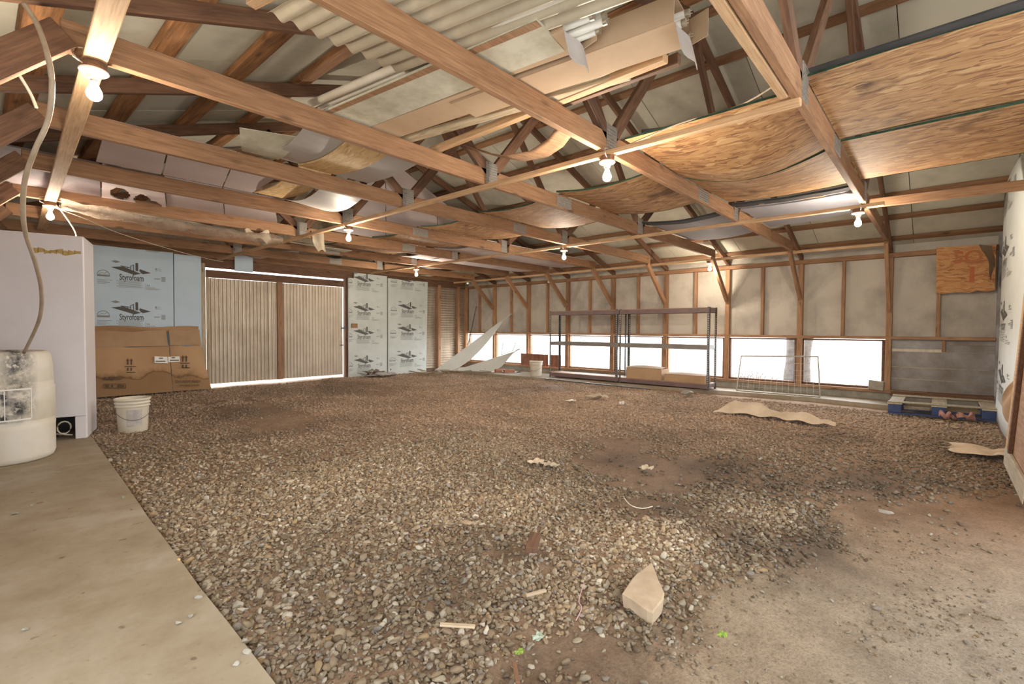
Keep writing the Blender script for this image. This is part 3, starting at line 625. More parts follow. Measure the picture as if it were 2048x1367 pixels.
board('foam_board', 'grey-white printed foam board right beside the sliding doors', yb, [A(698, 757), A(774, 751), A(774, 552), A(709, 545), A(708, 556), A(697, 555)], .04, M['styro_grey'], LG([(715, 741, 570), (715, 741, 629), (715, 741, 677), (716, 741, 735)], yb, .00200))
board('foam_board', 'grey-white printed foam board next to the bare corrugated siding', yb-.01, [A(776, 751), A(852, 744), A(855, 564), A(776, 556)], .04, M['styro_grey'], LG([(803, 827, 569), (803, 827, 625), (802, 826, 670), (801, 826, 724)], yb, .00200))
mb = MB(); mb.box(onY(467, 520, YE).x, onY(503, 520, YE).x, YE-.07, YE-.04, 2.2, 2.56)
tag(mb.build('foam_scrap', M['styro_blue']), 'small blue foam scrap above the sliding doors', 'foam board')
mb = MB(); mb.box(5.80, 5.95, yb-.03, yb-.01, 1.12, 1.22); tag(mb.build('wood_scrap', M['lumber']), 'small wooden block behind the door latch on the printed board', 'wood scrap')

# ------------------------------------------------------------------ near partition (right edge of the photo) and left wall
wn_ = empty('wall_near', (6, YN, 0), kind='structure')
mb = MB(); mb.box(4.3, XW+.1, YN-.20, YN-.12, -.1, 3.6); mb.build('wall_sheet', M['foam_low'], wn_)
for xx in (4.6, 6.2, 7.9, 9.3): beam('stud', (xx, YN-.08, 0), (xx, YN-.08, min(3.2, roof_z(xx))), .045, .06, M['lumber_stud'], wn_, up=(0, 1, 0))
wl = empty('wall_left', (XL, 4, 0), kind='structure')
mb = MB(); mb.box(XL-.08, XL, 2.2, YE+.1, -.1, 2.6); mb.build('wall_sheet', M['foam_low'], wl)
for y0 in (3.03, 4.25, 5.47, 6.69, 7.91, 9.11): beam('post', (XL+.04, y0, .03), (XL+.04, y0, 2.35), .08, .08, M['lumber_stud'], wl, up=(1, 0, 0))
for y0 in (1.83, 3.03, 4.25, 5.47, 6.69, 7.91, 9.11): beam('knee_brace', (XL+.04, y0-.045, 1.66), (.31, y0-.045, 2.44), .045, .13, M['lumber_dark'], wl)

# white printed foam board bulging off the near partition
e = empty('foam_board', (7.9, YN+.02, 0), 'tall white printed foam board on the near partition at the right edge', 'foam board')
def fb(u, v):
    x = 5.95+2.65*u; z = .03+v*(min(2.75, roof_z(x)-.03)-.03)
    return (x, YN+.02+.05*sin(pi*u)*(.3+v)*(1-.3*v)+.02*(1-v)**3, z)
mb = MB(); mb.surf(fb, 24, 16, -.03, 0, (0, 1, 0)); mb.build('board', M['styro_white'], e, smooth=True)
for zb in (.43, 1.13, 1.84, 2.54):
    mb = MB()
    def P(X, Y, zb=zb):
        xx = 8.08-(X-262)*.0037; zz = zb-(Y-375)*.0023; uu = min(max((xx-5.95)/2.65, .005), .995); x_ = 5.95+2.65*uu
        q = fb(uu, min(max((zz-.03)/(min(2.75, roof_z(x_)-.03)-.03), .01), .99)); return Vector((q[0], q[1]+.004, q[2]))
    print_logo(mb, P); mb.build('printed_logo', [M['ink'], M['ink_faint']], e)

# leaning plywood door at the right edge
d = empty('plywood_door', (5.2, -.42, 0), 'pale framed plywood door leaning against the near partition at the right edge', 'door')
def DP(x, z, o=0): return Vector((x, -.415-.06*z+o, z+.0))
def dslab(name, x0, x1, z0, z1, o0, o1, mat):
    mb = MB(); mb.add([DP(x, z, o) for x in (x0, x1) for z in (z0, z1) for o in (o0, o1)], [(0, 1, 3, 2), (4, 6, 7, 5), (0, 4, 5, 1), (2, 3, 7, 6), (0, 2, 6, 4), (1, 5, 7, 3)]); return mb.build(name, mat, d, bevel=.003)
dslab('panel', 4.55, 5.78, .02, 2.28, -.035, -.018, M['lumber_stud'])
dslab('stile', 5.69, 5.80, .0, 2.3, -.018, .004, M['lumber_pale']); dslab('stile', 4.5, 4.6, .0, 2.3, -.018, .004, M['lumber_pale'])
dslab('rail', 4.5, 5.8, .0, .14, -.016, .006, M['pale_wood']); dslab('rail', 4.5, 5.8, 2.2, 2.3, -.016, .006, M['pale_wood'])
dslab('stile', 5.50, 5.56, .14, 2.2, -.018, .012, M['lumber_dark'])
# torn kraft paper between board and door
mb = MB(); mb.surf(lambda u, v: (6.0+.75*(1-v)*u+.05*sin(v*7), -.50+.07*sin(pi*v)*u+.012*sin(u*9+v*6)+.02*u*(1-v), .16+.55*v+.12*u*(1-v)), 10, 12)
tag(mb.build('paper_scrap', M['kraft'], smooth=True), 'torn brown paper hanging between the white board and the leaning door', 'paper')
mb = MB(); mb.surf(lambda u, v: (9.0+.25*u, -.50+.14*(1-u)*v+.02*sin(v*8), 1.72+.55*v), 8, 8)
tag(mb.build('paper_scrap', M['kraft_pale'], smooth=True), 'brown paper curling beside the sprayed chipboard patch', 'paper')

# ------------------------------------------------------------------ roof
cl = empty('ceiling', (RIDGE, 4.8, 2.4), kind='structure')
OFF = .10/cos(math.atan(.34))
def roof_pt(x, y, o): return Vector((x, y, roof_z(x)+o))
xsL = [XL-.3, .45, 1.6, 2.75, RIDGE]; ySplit = [-2.2, -.6, .35, 1.55, 2.75, 3.95, 5.15, 6.35, 7.55, 8.75, 10.3]
for side in (0, 1):
    a, b_ = (XL-.3, RIDGE) if side == 0 else (RIDGE, XW+.3)
    for i in range(len(ySplit)-1):
        mb = MB(); y0, y1 = ySplit[i]+.004, ySplit[i+1]-.004; o = OFF+.045+.004*(i % 2)
        mb.prism([roof_pt(a, y0, o), roof_pt(b_-(.0 if side else .0001), y0, o) if side == 0 else roof_pt(b_, y0, o), roof_pt(b_, y1, o), roof_pt(a, y1, o)] if side == 0 else
                 [Vector((a, y0, 4.007+o)), roof_pt(b_, y0, o), roof_pt(b_, y1, o), Vector((a, y1, 4.007+o))], (0, 0, .03))
        mb.build('roof_foam', M['foam_roof'], cl)
mb = MB(); mb.prism([(XL-.5, -2.3, 2.30-.17+.19), (RIDGE, -2.3, 4.007+.21), (XW+.5, -2.3, 2.30-.17+.19), (XW+.5, -2.3, 2.34), (RIDGE, -2.3, 4.25), (XL-.5, -2.3, 2.34)], (0, 12.8, 0))
mb.build('roof_tin', M['wall_tin'], cl)
PX = [-.3, .27, .86, 1.41, 1.97, 2.6, 3.25, 3.9, 4.4, 4.66, 5.22, 5.95, 6.75, 7.35, 8.15, 8.70, 9.32]
for xx in PX:
    s = .34 if xx < RIDGE else -.34; up = Vector((-s, 0, 1)).normalized()
    w = .15 if xx < RIDGE else .09
    beam('purlin', roof_pt(xx, -2.1, OFF+.02), roof_pt(xx, 4.1, OFF+.02), w, .042, M['purlin'] if xx < RIDGE else M['lumber'], cl, up=up)
    beam('purlin', roof_pt(xx, 4.1, OFF+.02), roof_pt(xx, 10.2, OFF+.02), w, .042, M['purlin'] if xx < RIDGE else M['lumber'], cl, up=up)

# trusses
names = ['roof truss nearest the near partition, crossing the frame at top right', 'second roof truss, with the large lit bulb hanging at its middle node', 'third roof truss, crossing behind the big bulb at top left',
         'fourth roof truss, its chord under the curved chipboard sheet at left', 'fifth roof truss, its chord crossing under the lavender panels', 'sixth roof truss, with the small far-left bulb under its end',
         'seventh roof truss, its chord crossing above the blue foam boards', 'last roof truss, just in front of the sliding doors']
def plate_mb(x, y, z, w, h, ang=0):
    mb = MB(); c, s = cos(ang), sin(ang); U_ = Vector((c, 0, s)); V_ = Vector((-s, 0, c)); o = Vector((x, y, z))
    mb.prism([o-U_*w/2-V_*h/2, o+U_*w/2-V_*h/2, o+U_*w/2+V_*h/2, o-U_*w/2+V_*h/2], (0, -.003, 0))
    nx, nz = int(w/.012), int(h/.022)
    for i in range(nx):
        for j in range(nz):
            p = o+U_*((i+.5)/nx-.5)*w+V_*((j+.5)/nz-.5)*h; mb.box(p.x-.0018, p.x+.0018, y-.007, y-.003, p.z-.007, p.z+.007)
    return mb
for i, y0 in enumerate(TY):
    t = empty('roof_truss', (RIDGE, y0, CB), names[i], 'roof truss', 'roof trusses')
    th = .045
    c1_ = beam('bottom_chord', (.30, y0, CB+.07), (4.9 if i % 2 else 4.2, y0, CB+.065), th, .14, M['lumber'], t)
    c2_ = beam('bottom_chord', (4.9 if i % 2 else 4.2, y0, CB+.065), (8.75, y0, CB+.07), th, .14, M['lumber'], t)
    cz = .055
    beam('top_chord', (XL-.25, y0, roof_z(XL-.25)+cz), (RIDGE-.02, y0, roof_z(RIDGE)+cz), th, .10, M['lumber_dark'], t)
    beam('top_chord', (RIDGE+.02, y0, roof_z(RIDGE)+cz), (XW+.25, y0, roof_z(XW+.25)+cz), th, .10, M['lumber_dark'], t)
    for xn, sg in ((3.10, -1), (5.92, 1)):
        beam('web', (xn, y0, CT-.06), (RIDGE+.06*sg, y0, roof_z(RIDGE)+.02), th, .09, M['lumber_dark'], t, up=(1, 0, 0))
        xm = xn+sg*.95; beam('web', (xn, y0, CT-.06), (xm, y0, roof_z(xm)+.02), th, .09, M['lumber_dark'], t, up=(1, 0, 0))
        plate_mb(xn, y0-th/2, CB+.10, .14, .20).build('nail_plate', M['plate'], c1_ if xn < 4 else c2_)
    sp = 4.9 if i % 2 else 4.2
    plate_mb(sp, y0-th/2, CB+.068, .26, .11).build('nail_plate', M['plate'], c1_)
beam_ = lambda *a, **k: beam(*a, **k)
# paler timber sistered beside the first truss
s1 = beam('timber', (1.5, .672, CB+.035), (2.97, .672, CB+.035), .045, .08, M['lumber_pale'], None); tag(s1, 'pale loose timber beside the nearest roof truss, top right', 'timber')
s1 = beam('timber', (XW-3.35, .60, 2.42), (6.25, YN+.02, 2.41), .045, .09, M['lumber'], None); tag(s1, 'short orange timber from the nearest truss to the near partition', 'timber')
for xx, ww, z_, lab, a, b_, m_ in ((.27, .088, CB-.012, 'wide pale board carrying the two bulbs at left', -.6, 8.6, 'lumber_pale'), (3.03, .045, CB-.02, 'long wooden strip carrying the largest centre bulb', .60, 9.9, 'lumber_pale'),
                                (6.0, .04, CB-.018, 'long wooden strip carrying three bulbs over the middle of the room', .45, 9.6, 'lumber_pale'), (8.82, .04, CB-.02, 'long wooden strip above the knee braces by the windows', .62, 10.0, 'lumber_pale')):
    tag(beam('ceiling_strip', (xx, a, z_), (xx+(.02 if xx > 1 else .37), b_, z_), ww, .024 if xx < 1 else .04, M[m_], None), lab, 'wooden strip')
# lamps
LAB = ['big lit bulb at upper left, on the wide pale board', 'small lit bulb at left above the white cabinet', 'lit bulb hanging in front of the sliding doors', 'large lit bulb near the top centre, on the second truss',
       'lit bulb above the printed foam boards', 'lit bulb over the middle of the room, above the steel shelves', 'lit bulb at right on the nearest truss', 'lit bulb in front of the window wall, above the right end of the shelves', 'unlit bulb near the far corner, by the window wall']
LP = [(.412, 3.0, 0), (.56, 6.66, 0), (3.07, 5.38, 1), (3.03, 1.80, 1), (6.03, 7.96, 1), (6.01, 4.30, 1), (6.0, .66, 1), (8.83, 3.13, 1), (8.85, 6.75, 1)]
def lamp(i, x, y, on):
    zt = CB-.04 if x > 1 else CB-.024
    L = empty('ceiling_bulb', (x, y, zt), LAB[i], 'light bulb', 'bare ceiling bulbs')
    mb = MB(); mb.lathe([(0, 0), (.05, 0), (.05, -.035), (0, -.035)], (x, y, zt), 20); mb.build('mount_block', M['lumber_dark'], L, smooth=False)
    mb = MB(); mb.lathe([(0, -.035), (.055, -.035), (.058, -.042), (.05, -.05), (.03, -.054), (.024, -.07), (.022, -.078), (0, -.078)], (x, y, zt), 24); lh = mb.build('lampholder', M['porcelain'], L, smooth=True)
    mb = MB(); mb.lathe([(0, -.07), (.014, -.07), (.0145, -.088), (0, -.088)], (x, y, zt), 16); mb.build('bulb_cap', M['brass'], lh, smooth=True)
    mb = MB(); mb.lathe([(.0145, -.088), (.016, -.10), (.022, -.115), (.029, -.13), (.031, -.145), (.028, -.158), (.019, -.169), (.008, -.174), (.0001, -.175)], (x, y, zt), 24)
    mb.build('glass_bulb', M['bulb_on'] if on else M['bulb_off'], L, smooth=True)
    mb = MB(); mb.tube([(x-.03, y-.02, zt-.03), (x-.075, y-.03, zt-.01), (x-.08, y-.03, zt+.03), (x-.04, y-.02, zt+.045)], .0035, 6); mb.build('wire', M['wire'], L, smooth=True)
    if on:
        ld = bpy.data.lights.new('bulb_light', 'POINT'); ld.energy = LAMP_POWER*(.45 if i == 0 else .6 if i in (1, 7) else 1); ld.color = LAMP_COL; ld.shadow_soft_size = .032
        lo = bpy.data.objects.new('bulb_light', ld); COL.objects.link(lo); lo.parent = L; lo.location = (0, 0, -.215)
for i, (x_, y_, _) in enumerate(LP): lamp(i, x_, y_, i < 8)

# ------------------------------------------------------------------ things stored on the chords
def sheet(name, label, corners, th, mat, sag=0, cat='board', bend=None, edge=None, nu=10, nv=10, mats=None, zoff=0):
    """corners: four world points in order; sags between them along v"""
    c = [Vector(q) for q in corners]
    def fn(u, v):
        p = (c[0]*(1-u)+c[1]*u)*(1-v)+(c[3]*(1-u)+c[2]*u)*v
        dz = -sag*sin(pi*v) if bend is None else bend(u, v)
        return p+Vector((0, 0, dz+zoff))
    o = sum((q for q in c), Vector())/4; mb = MB(); mb.surf(fn, nu, nv, th)
    ob = mb.local(name, mat, None, o); tag(ob, label, cat)
    return ob
Z = CT+.012
def Gz(px, py, z=Z): return onZ(px, py, z)
# chipboard sheets along the middle-right
def osb_sheet(label, x0, x1, y0, y1, fn, skew=0):
    e = empty('chipboard_sheet', ((x0+x1)/2, (y0+y1)/2, CT), label, 'chipboard', 'chipboard sheets on the truss chords')
    mb = MB(); mb.surf(lambda u, v: (x0+(x1-x0)*u+skew*v, y0+(y1-y0)*v, Z+fn(x0+(x1-x0)*u, y0+(y1-y0)*v)), 16, 40, .012)
    mb.v = [tuple(Vector(q)-Vector(((x0+x1)/2, (y0+y1)/2, CT))) for q in mb.v]
    mb.build('board', M['osb'], e, mw=Matrix.Translation(((x0+x1)/2, (y0+y1)/2, CT)))
    for xx in (x0-.004, x1+.004):
        mb = MB(); mb.surf(lambda u, v, xx=xx: (xx+.004*(u-.5)*2+skew*v, y0+(y1-y0)*v, Z-.003+fn(xx, y0+(y1-y0)*v)+.018*(1 if u > .5 else 0)), 1, 40)
        mb.build('green_edge', M['green_edge'], e)
bay = lambda y, a, b_: sin(pi*(y-a)/(b_-a)) if a < y < b_ else 0
osb_sheet('upper chipboard sheet at the top right corner, its outer edge against black felt', 3.14, 4.32, -.55, .60, lambda x, y: .01*bay(y, -.55, .6))
osb_sheet('lower chipboard sheet at the top right, above the short orange timber', 4.38, 5.60, -.55, .60, lambda x, y: .0)
osb_sheet('stained sagging chipboard sheet right of the large centre bulb', 3.28, 4.38, .66, 1.80, lambda x, y: -.15*bay(y, .62, 1.85)*min(1, max(0, (x-3.2)/.9))**1.3)
osb_sheet('sagging chipboard sheet below the green seam, right of the large bulb', 4.44, 5.62, .66, 1.80, lambda x, y: -.13*bay(y, .62, 1.85)*max(0, (5.9-x)/1.4))
osb_sheet('sagging chipboard sheet just behind the large centre bulb', 4.05, 5.30, 1.86, 3.0, lambda x, y: -.06*bay(y, 1.85, 3.03))
osb_sheet('chipboard sheet sagging above the bulb in the middle of the room', 4.12, 5.36, 3.06, 4.22, lambda x, y: -.06*bay(y, 3.03, 4.25))
osb_sheet('black-mottled chipboard sheet right of the strip junction with the metal plate', 4.2, 5.45, 4.28, 5.44, lambda x, y: -.05*bay(y, 4.25, 5.47))
osb_sheet('dark-stained chipboard sheet fifth from the near partition', 4.2, 5.45, 5.5, 6.66, lambda x, y: -.05*bay(y, 5.47, 6.69))
osb_sheet('farthest chipboard sheet, above the far end of the room', 4.0, 5.3, 6.72, 7.88, lambda x, y: -.04*bay(y, 6.69, 7.91))
# stained plywood strip, bent
# corrugated tin sheet at the top
e0 = empty('corrugated_sheet', (1.5, 1.8, 2.6), 'beige corrugated metal sheet lying across the chords at the top', 'metal sheet')
p0 = Vector((.93, 2.33, Z+.02)); p1_ = Vector((1.62, 2.30, Z+.02)); dv = Vector((.18, -1, .0)).normalized()
mb = MB(); corr(mb, p0, (p1_-p0).normalized(), dv, .80, 2.2, .088, .014, (0, 0, 1), seg=10, th=.0015); mb.build('metal_panel', M['tin'], e0, smooth=True)
e1 = beam('timber', (.86, 2.33, Z+.03), (1.1, 1.3, Z+.03), .05, .04, M['lumber_pale'], None); tag(e1, 'short pale timber end beside the corrugated sheet', 'timber')
for k, (dx, rr, lab) in enumerate(((0, .024, 'upper of the two white pipes beside the corrugated sheet'), (.06, .02, 'lower of the two white pipes beside the corrugated sheet'))):
    mb = MB(); a = Vector((1.515+dx, 3.12, Z+.05)); b_ = Vector((1.80+dx, .95, Z+.05)); mb.tube([a, a.lerp(b_, .5), b_], rr, 14); tag(mb.build('white_pipe', M['tin_pipe'], None, smooth=True), lab, 'pipe')
e = empty('whitewashed_board', (1.8, 2.3, Z), 'whitewashed plywood board with a brown edge, beside the white pipes', 'board')
A_, B_, C_, D_ = Vector((1.57, 3.08, Z)), Vector((1.755, 1.42, Z)), Vector((2.045, 1.465, Z)), Vector((1.90, 3.06, Z))
mb = MB(); mb.prism([A_, B_, C_, D_], (0, 0, .014)); mb.build('board', M['white_board'], e)
mb = MB(); mb.prism([A_+Vector((-.0, 0, -.003)), B_+Vector((0, 0, -.003)), B_.lerp(C_, .17)+Vector((0, 0, -.003)), A_.lerp(D_, .12)+Vector((0, 0, -.003))], (0, 0, .002)); mb.build('bare_edge', M['lumber_stud'], e)
mb = MB(); mb.prism([(1.905, 3.06, Z), (2.03, 1.85, Z), (2.275, 1.85, Z), (2.145, 3.03, Z)], (0, 0, .03)); tag(mb.build('flat_carton', M['kraft_pale']), 'flat brown carton lying beside the whitewashed board', 'cardboard')
for lab, a, b_, w, h, m_ in (('weathered grey plank above the third truss', (2.225, 3.14, Z+.02), (2.50, 1.35, Z+.02), .075, .035, 'lumber_grey'),
                            ('pale timber with a splintered end resting on the second truss', (2.52, 3.25, Z+.02), (2.47, 1.12, Z+.02), .06, .045, 'lumber_pale'),
                            ('nail-pocked pale board beside the long carton', (2.40, 2.0, Z+.03), (2.36, 1.30, Z+.03), .11, .02, 'lumber_grey'),
                            ('dark warped timber beside the long carton', (2.60, 1.9, Z+.06), (2.60, 1.1, Z+.06), .04, .06, 'lumber_dark')):
    tag(beam('timber', a, b_, w, h, M[m_], None), lab, 'timber')
TL = ['lower near one', 'lower middle one', 'lower far one', 'upper near one', 'upper far one']
# long carton of fluorescent tubes
def carton(name, label, p, q, w, h, mat, flaps, text=None):
    """open-ended carton from p (closed) to q (open end), resting with its bottom at p.z"""
    p = Vector(p); q = Vector(q); d_ = (q-p).normalized(); s_ = Vector((-d_.y, d_.x, 0)); up = Vector((0, 0, 1)); L = (q-p).length; t = .004
    e = empty(name, p, label, 'cardboard box')
    P_ = lambda a, b2, c: p+d_*a+s_*b2+up*c
    mb = MB()
    def slab(a0, a1, b0, b1, c0, c1): mb.add([P_(a, b2, c) for a in (a0, a1) for b2 in (b0, b1) for c in (c0, c1)], [(0, 1, 3, 2), (4, 6, 7, 5), (0, 4, 5, 1), (2, 3, 7, 6), (0, 2, 6, 4), (1, 5, 7, 3)])
    slab(0, L, 0, w, 0, t); slab(0, L, 0, w, h-t, h); slab(0, L, 0, t, t, h-t); slab(0, L, w-t, w, t, h-t); slab(0, t, t, w-t, t, h-t)
    mb.build('box_body', mat, e)
    mb = MB(); mb.surf(lambda u, v: P_(L+.01+.03*v+.01*sin(u*5), w*(.02+.96*u), -h*1.0*v*(1-.05*sin(u*7))), 6, 6, .004, 0, d_); mb.build('box_flap', M['kraft_grey'], e)
    mb = MB(); mb.surf(lambda u, v: P_(L+.10*v, -.002-.04*v, h*u), 4, 4, .004, 0, s_); mb.build('box_flap', mat, e)
    if text:
        mb = MB(); put_text(mb, text, P_(L-.06, w+.001, h*.35), -d_, up, .28, .055, .01); mb.build('printed_lettering', M['ink_brown'], e)
    return e, P_, L
e, P_, L = carton('long_carton', 'long brown cardboard carton of fluorescent tubes lying above the second truss', (2.27, 2.35, CT+.004), (2.405, .97, CT+.004), -.235, .13, M['kraft_pale'], 1)
mb = MB()
e.name = 'long_carton'
# lettering on its side (seen from the camera side)
d_ = Vector((.135, -1.38, 0)).normalized(); s_ = Vector((-d_.y, d_.x, 0))
mb = MB(); put_text(mb, 'FRAGILE', Vector((2.405, .97, CT+.05))-d_*.72-s_*.2372, d_, (0, 0, 1), .26, .05, .01); mb.build('printed_lettering', M['ink_brown'], e)
for k, (b2, c, l_) in enumerate(((.05, .035, .03), (.105, .035, -.02), (.16, .04, .04), (.08, .085, -.01), (.14, .09, .05))):
    a = Vector((2.33, 1.9, CT))-s_*b2+Vector((0, 0, c)); b3 = a+d_*(.90+l_)
    tb = empty('fluorescent_tube', a, TL[k]+' of the glass tubes in the long carton at top right', 'fluorescent tube', 'tubes in the long carton')
    mb = MB(); mb.tube([a, b3], .018, 14); mb.build('glass_tube', M['tube'], tb, smooth=True)
    mb = MB(); mb.tube([b3, b3+d_*.02], .0185, 14); mb.tube([b3+d_*.02+Vector((0, 0, .006)), b3+d_*.032+Vector((0, 0, .006))], .0015, 6); mb.tube([b3+d_*.02-Vector((0, 0, .006)), b3+d_*.032-Vector((0, 0, .006))], .0015, 6); mb.build('end_cap', M['brass'], tb)
e, P_, L = carton('short_carton', 'smaller open carton with tubes in front of the long carton', (2.02, 2.05, CT+.016), (2.10, 1.40, CT+.016), -.20, .13, M['kraft_pale'], 1, 'ORBIT')
d_ = Vector((.08, -.65, 0)).normalized(); s_ = Vector((-d_.y, d_.x, 0))
for k, (b2, c, l_) in enumerate(((.04, .04, .0), (.09, .04, .06), (.15, .045, .02), (.06, .09, .04), (.12, .09, .10))):
    a = Vector((2.05, 1.8, CT+.016))-s_*b2+Vector((0, 0, c)); b3 = a+d_*(.50+l_)
    tb = empty('fluorescent_tube', a, TL[k]+' of the glass tubes in the smaller open carton at top centre', 'fluorescent tube', 'tubes in the smaller carton')
    mb = MB(); mb.tube([a, b3], .018, 14); mb.build('glass_tube', M['tube'], tb, smooth=True)
    mb = MB(); mb.tube([b3, b3+d_*.02], .0185, 14); mb.tube([b3+d_*.02+Vector((0, 0, .006)), b3+d_*.032+Vector((0, 0, .006))], .0015, 6); mb.build('end_cap', M['brass'], tb)
mb = MB(); a = Gz(1100, 20, CT+.16); mb.surf(lambda u, v: (a.x-.08+.26*u, a.y+.12-.25*v, CT+.17+.02*sin(u*6)+.03*v), 5, 5, .004)
tag(mb.build('cardboard_flap', M['kraft_pale']), 'crumpled cardboard lid above the smaller carton, top centre', 'cardboard')
# bent stained plywood strip near the large bulb
bp = [onY(px_, py_, yy_) for px_, py_, yy_ in ((925, 290, 2.98), (965, 305, 2.75), (1010, 312, 2.5), (1060, 303, 2.3), (1092, 282, 2.1), (1108, 262, 1.95), (1128, 250, 1.86))]
mb = MB(); mb.surf(lambda u, v: (lambda t: bp[int(min(t, 5.999))].lerp(bp[int(min(t, 5.999))+1], t-int(min(t, 5.999))))(v*6)+Vector((.26*u*(1-.3*v), 0, .02*u)), 4, 30, .006)
tag(mb.build('bent_plywood', M['lumber_stud'], None, smooth=True), 'bent strip of stained plywood drooping left of the large centre bulb', 'plywood')
# curved grey sheet, chipboard and white sheet on the left
sheet('pale_metal_sheet', 'pale grey sheet curving over the chord above the curved chipboard', [(1.56, 3.10, Z+.05), (1.90, 3.10, Z+.05), (2.0, 4.24, Z+.02), (1.68, 4.22, Z+.02)], .003, M['sheet'], .07, 'metal sheet')
sheet('cream_sheet', 'cream hardboard scrap left of the pale grey curved sheet', [(1.30, 3.75, Z), (1.66, 3.6, Z), (1.76, 4.21, Z), (1.48, 4.22, Z)], .004, M['white_board'], .03)
sheet('curved_chipboard', 'curved yellow chipboard piece between the third and fourth trusses', [(1.90, 3.10, Z+.035), (2.26, 3.08, Z+.035), (2.26, 4.22, Z), (1.93, 4.22, Z)], .012, M['osb_pale'], .07)
sheet('curved_chipboard', 'yellow chipboard piece beyond the fourth truss, above the white sheet', [(1.97, 4.28, Z+.01), (2.27, 4.28, Z+.01), (2.33, 5.45, Z+.01), (2.02, 5.45, Z+.01)], .012, M['osb_pale'], .05)
sheet('white_sheet', 'bright white sheet hanging below the yellow chipboard beyond the fourth truss', [(2.28, 4.28, Z), (2.72, 4.28, Z), (2.80, 5.44, Z-.04), (2.33, 5.44, Z-.0)], .003, M['sheet'], .10, 'metal sheet')
sheet('pale_metal_sheet', 'grey sheet corner beside the first dark web, left of the bulb strip', [(2.28, 3.10, Z+.02), (2.55, 3.08, Z+.02), (2.62, 4.22, Z), (2.27, 4.22, Z)], .003, M['sheet'], .04, 'metal sheet')
# lavender ceiling panels on the left
def lav(label, corners, sag, holes=False):
    c = [Vector((a, b_, Z)) for a, b_ in corners]
    if not holes: return sheet('ceiling_panel', label, c, .012, M['lavender'], sag, 'panel')
    n = 40
    def fn(u, v): p = (c[0]*(1-u)+c[1]*u)*(1-v)+(c[3]*(1-u)+c[2]*u)*v; return p+Vector((0, 0, -sag*sin(pi*v)-.03*v))
    ob = MB(); vs = [fn(i/n, j/n) for i in range(n+1) for j in range(n+1)]; fs = []
    H = [(.27, .52, .15, .15), (.62, .60, .14, .17), (.80, .70, .13, .15), (.70, .64, .1, .12)]
    for i in range(n):
        for j in range(n):
            u, v = (i+.5)/n, (j+.5)/n
            if any(((u-a)/r_)**2+((v-b_)/r2)**2 < 1 for a, b_, r_, r2 in H): continue
            if v > .95-.10*abs(sin(u*5)) : continue
            fs.append((i*(n+1)+j, (i+1)*(n+1)+j, (i+1)*(n+1)+j+1, i*(n+1)+j+1))
    K = len(vs); ob.add(vs+[q+Vector((0, 0, .012)) for q in vs], [f for f in fs]+[tuple(k+K for k in f[::-1]) for f in fs])
    m_ = ob.build('ceiling_panel', M['lavender'], None); return tag(m_, label, 'panel')
lav('lavender panel left of three, before the fifth truss', [(.66, 4.30), (1.02, 4.30), (1.21, 5.44), (.75, 5.44)], .0)
lav('lavender panel middle of three, before the fifth truss', [(1.03, 4.30), (1.47, 4.30), (1.72, 5.44), (1.225, 5.44)], .0)
lav('lavender panel right of three, before the fifth truss, touching the yellow chipboard', [(1.48, 4.30), (1.94, 4.40), (2.0, 5.44), (1.73, 5.44)], .0)
lav('lavender panel with three torn holes at upper left', [(.80, 5.50), (1.24, 5.50), (1.66, 7.20), (1.02, 7.12)], .03, True)
lav('lavender panel behind the chord, between the torn one and the far bulb', [(1.25, 5.50), (1.74, 5.50), (2.30, 7.20), (1.67, 7.20)], .02)
lav('lavender panel ending in a loose corner beside the far-left trusses', [(1.75, 5.50), (2.25, 5.50), (3.0, 7.2), (2.31, 7.2)], .02)
sheet('torn_panel', 'torn lavender panel with ragged edge behind the wide pale board', [(-.1, 5.50, Z), (.78, 5.50, Z), (.95, 6.66, Z-.04), (-.2, 6.66, Z-.05)], .012, M['lavender_dark'], .02, 'panel')
# lavender panels on the far side
for k, (a, b_, y0, y1, lab) in enumerate(((5.56, 6.6, 5.5, 6.66, 'lavender panel over the middle of the room, by the sixth truss'), (6.62, 7.8, 5.5, 6.66, 'lavender panel between the middle bulb and the windows'), (5.5, 6.6, 6.72, 7.88, 'lavender panel beyond the sixth truss'),
                                        (6.62, 7.7, 6.72, 7.88, 'lavender panel near the unlit bulb'), (7.72, 8.7, 6.72, 7.88, 'lavender panel nearest the far corner'), (7.82, 8.7, 5.5, 6.66, 'lavender panel beside the window wall'))):
    sheet('ceiling_panel', lab, [(a, y0, Z), (b_, y0, Z), (b_+.05, y1, Z-.02), (a+.05, y1, Z-.02)], .012, M['lavender'], .06, 'panel')
for k, (a, b_) in enumerate(((3.55, 4.45), (4.46, 5.5), (5.51, 6.7))):
    zt = lambda x: min(roof_z(x)-.02, 3.9) if x < 4.46 else (3.85-(x-4.46)*.42)
    z0 = 2.62 if k == 0 else 2.54
    mb = MB(); mb.prism([(a, 6.66, 2.53), (b_-.006, 6.66, 2.53), (b_-.006, 6.66, zt(b_)), (a+(.15 if k == 0 else 0), 6.66, zt(a) if k else 2.62)], (0, .012, 0))
    tag(mb.build('ceiling_panel', M['lavender']), ['lavender panel standing in the loft, left of the ridge', 'lavender panel standing in the loft just right of the ridge', 'lavender panel standing in the loft, rightmost of three'][k], 'panel')
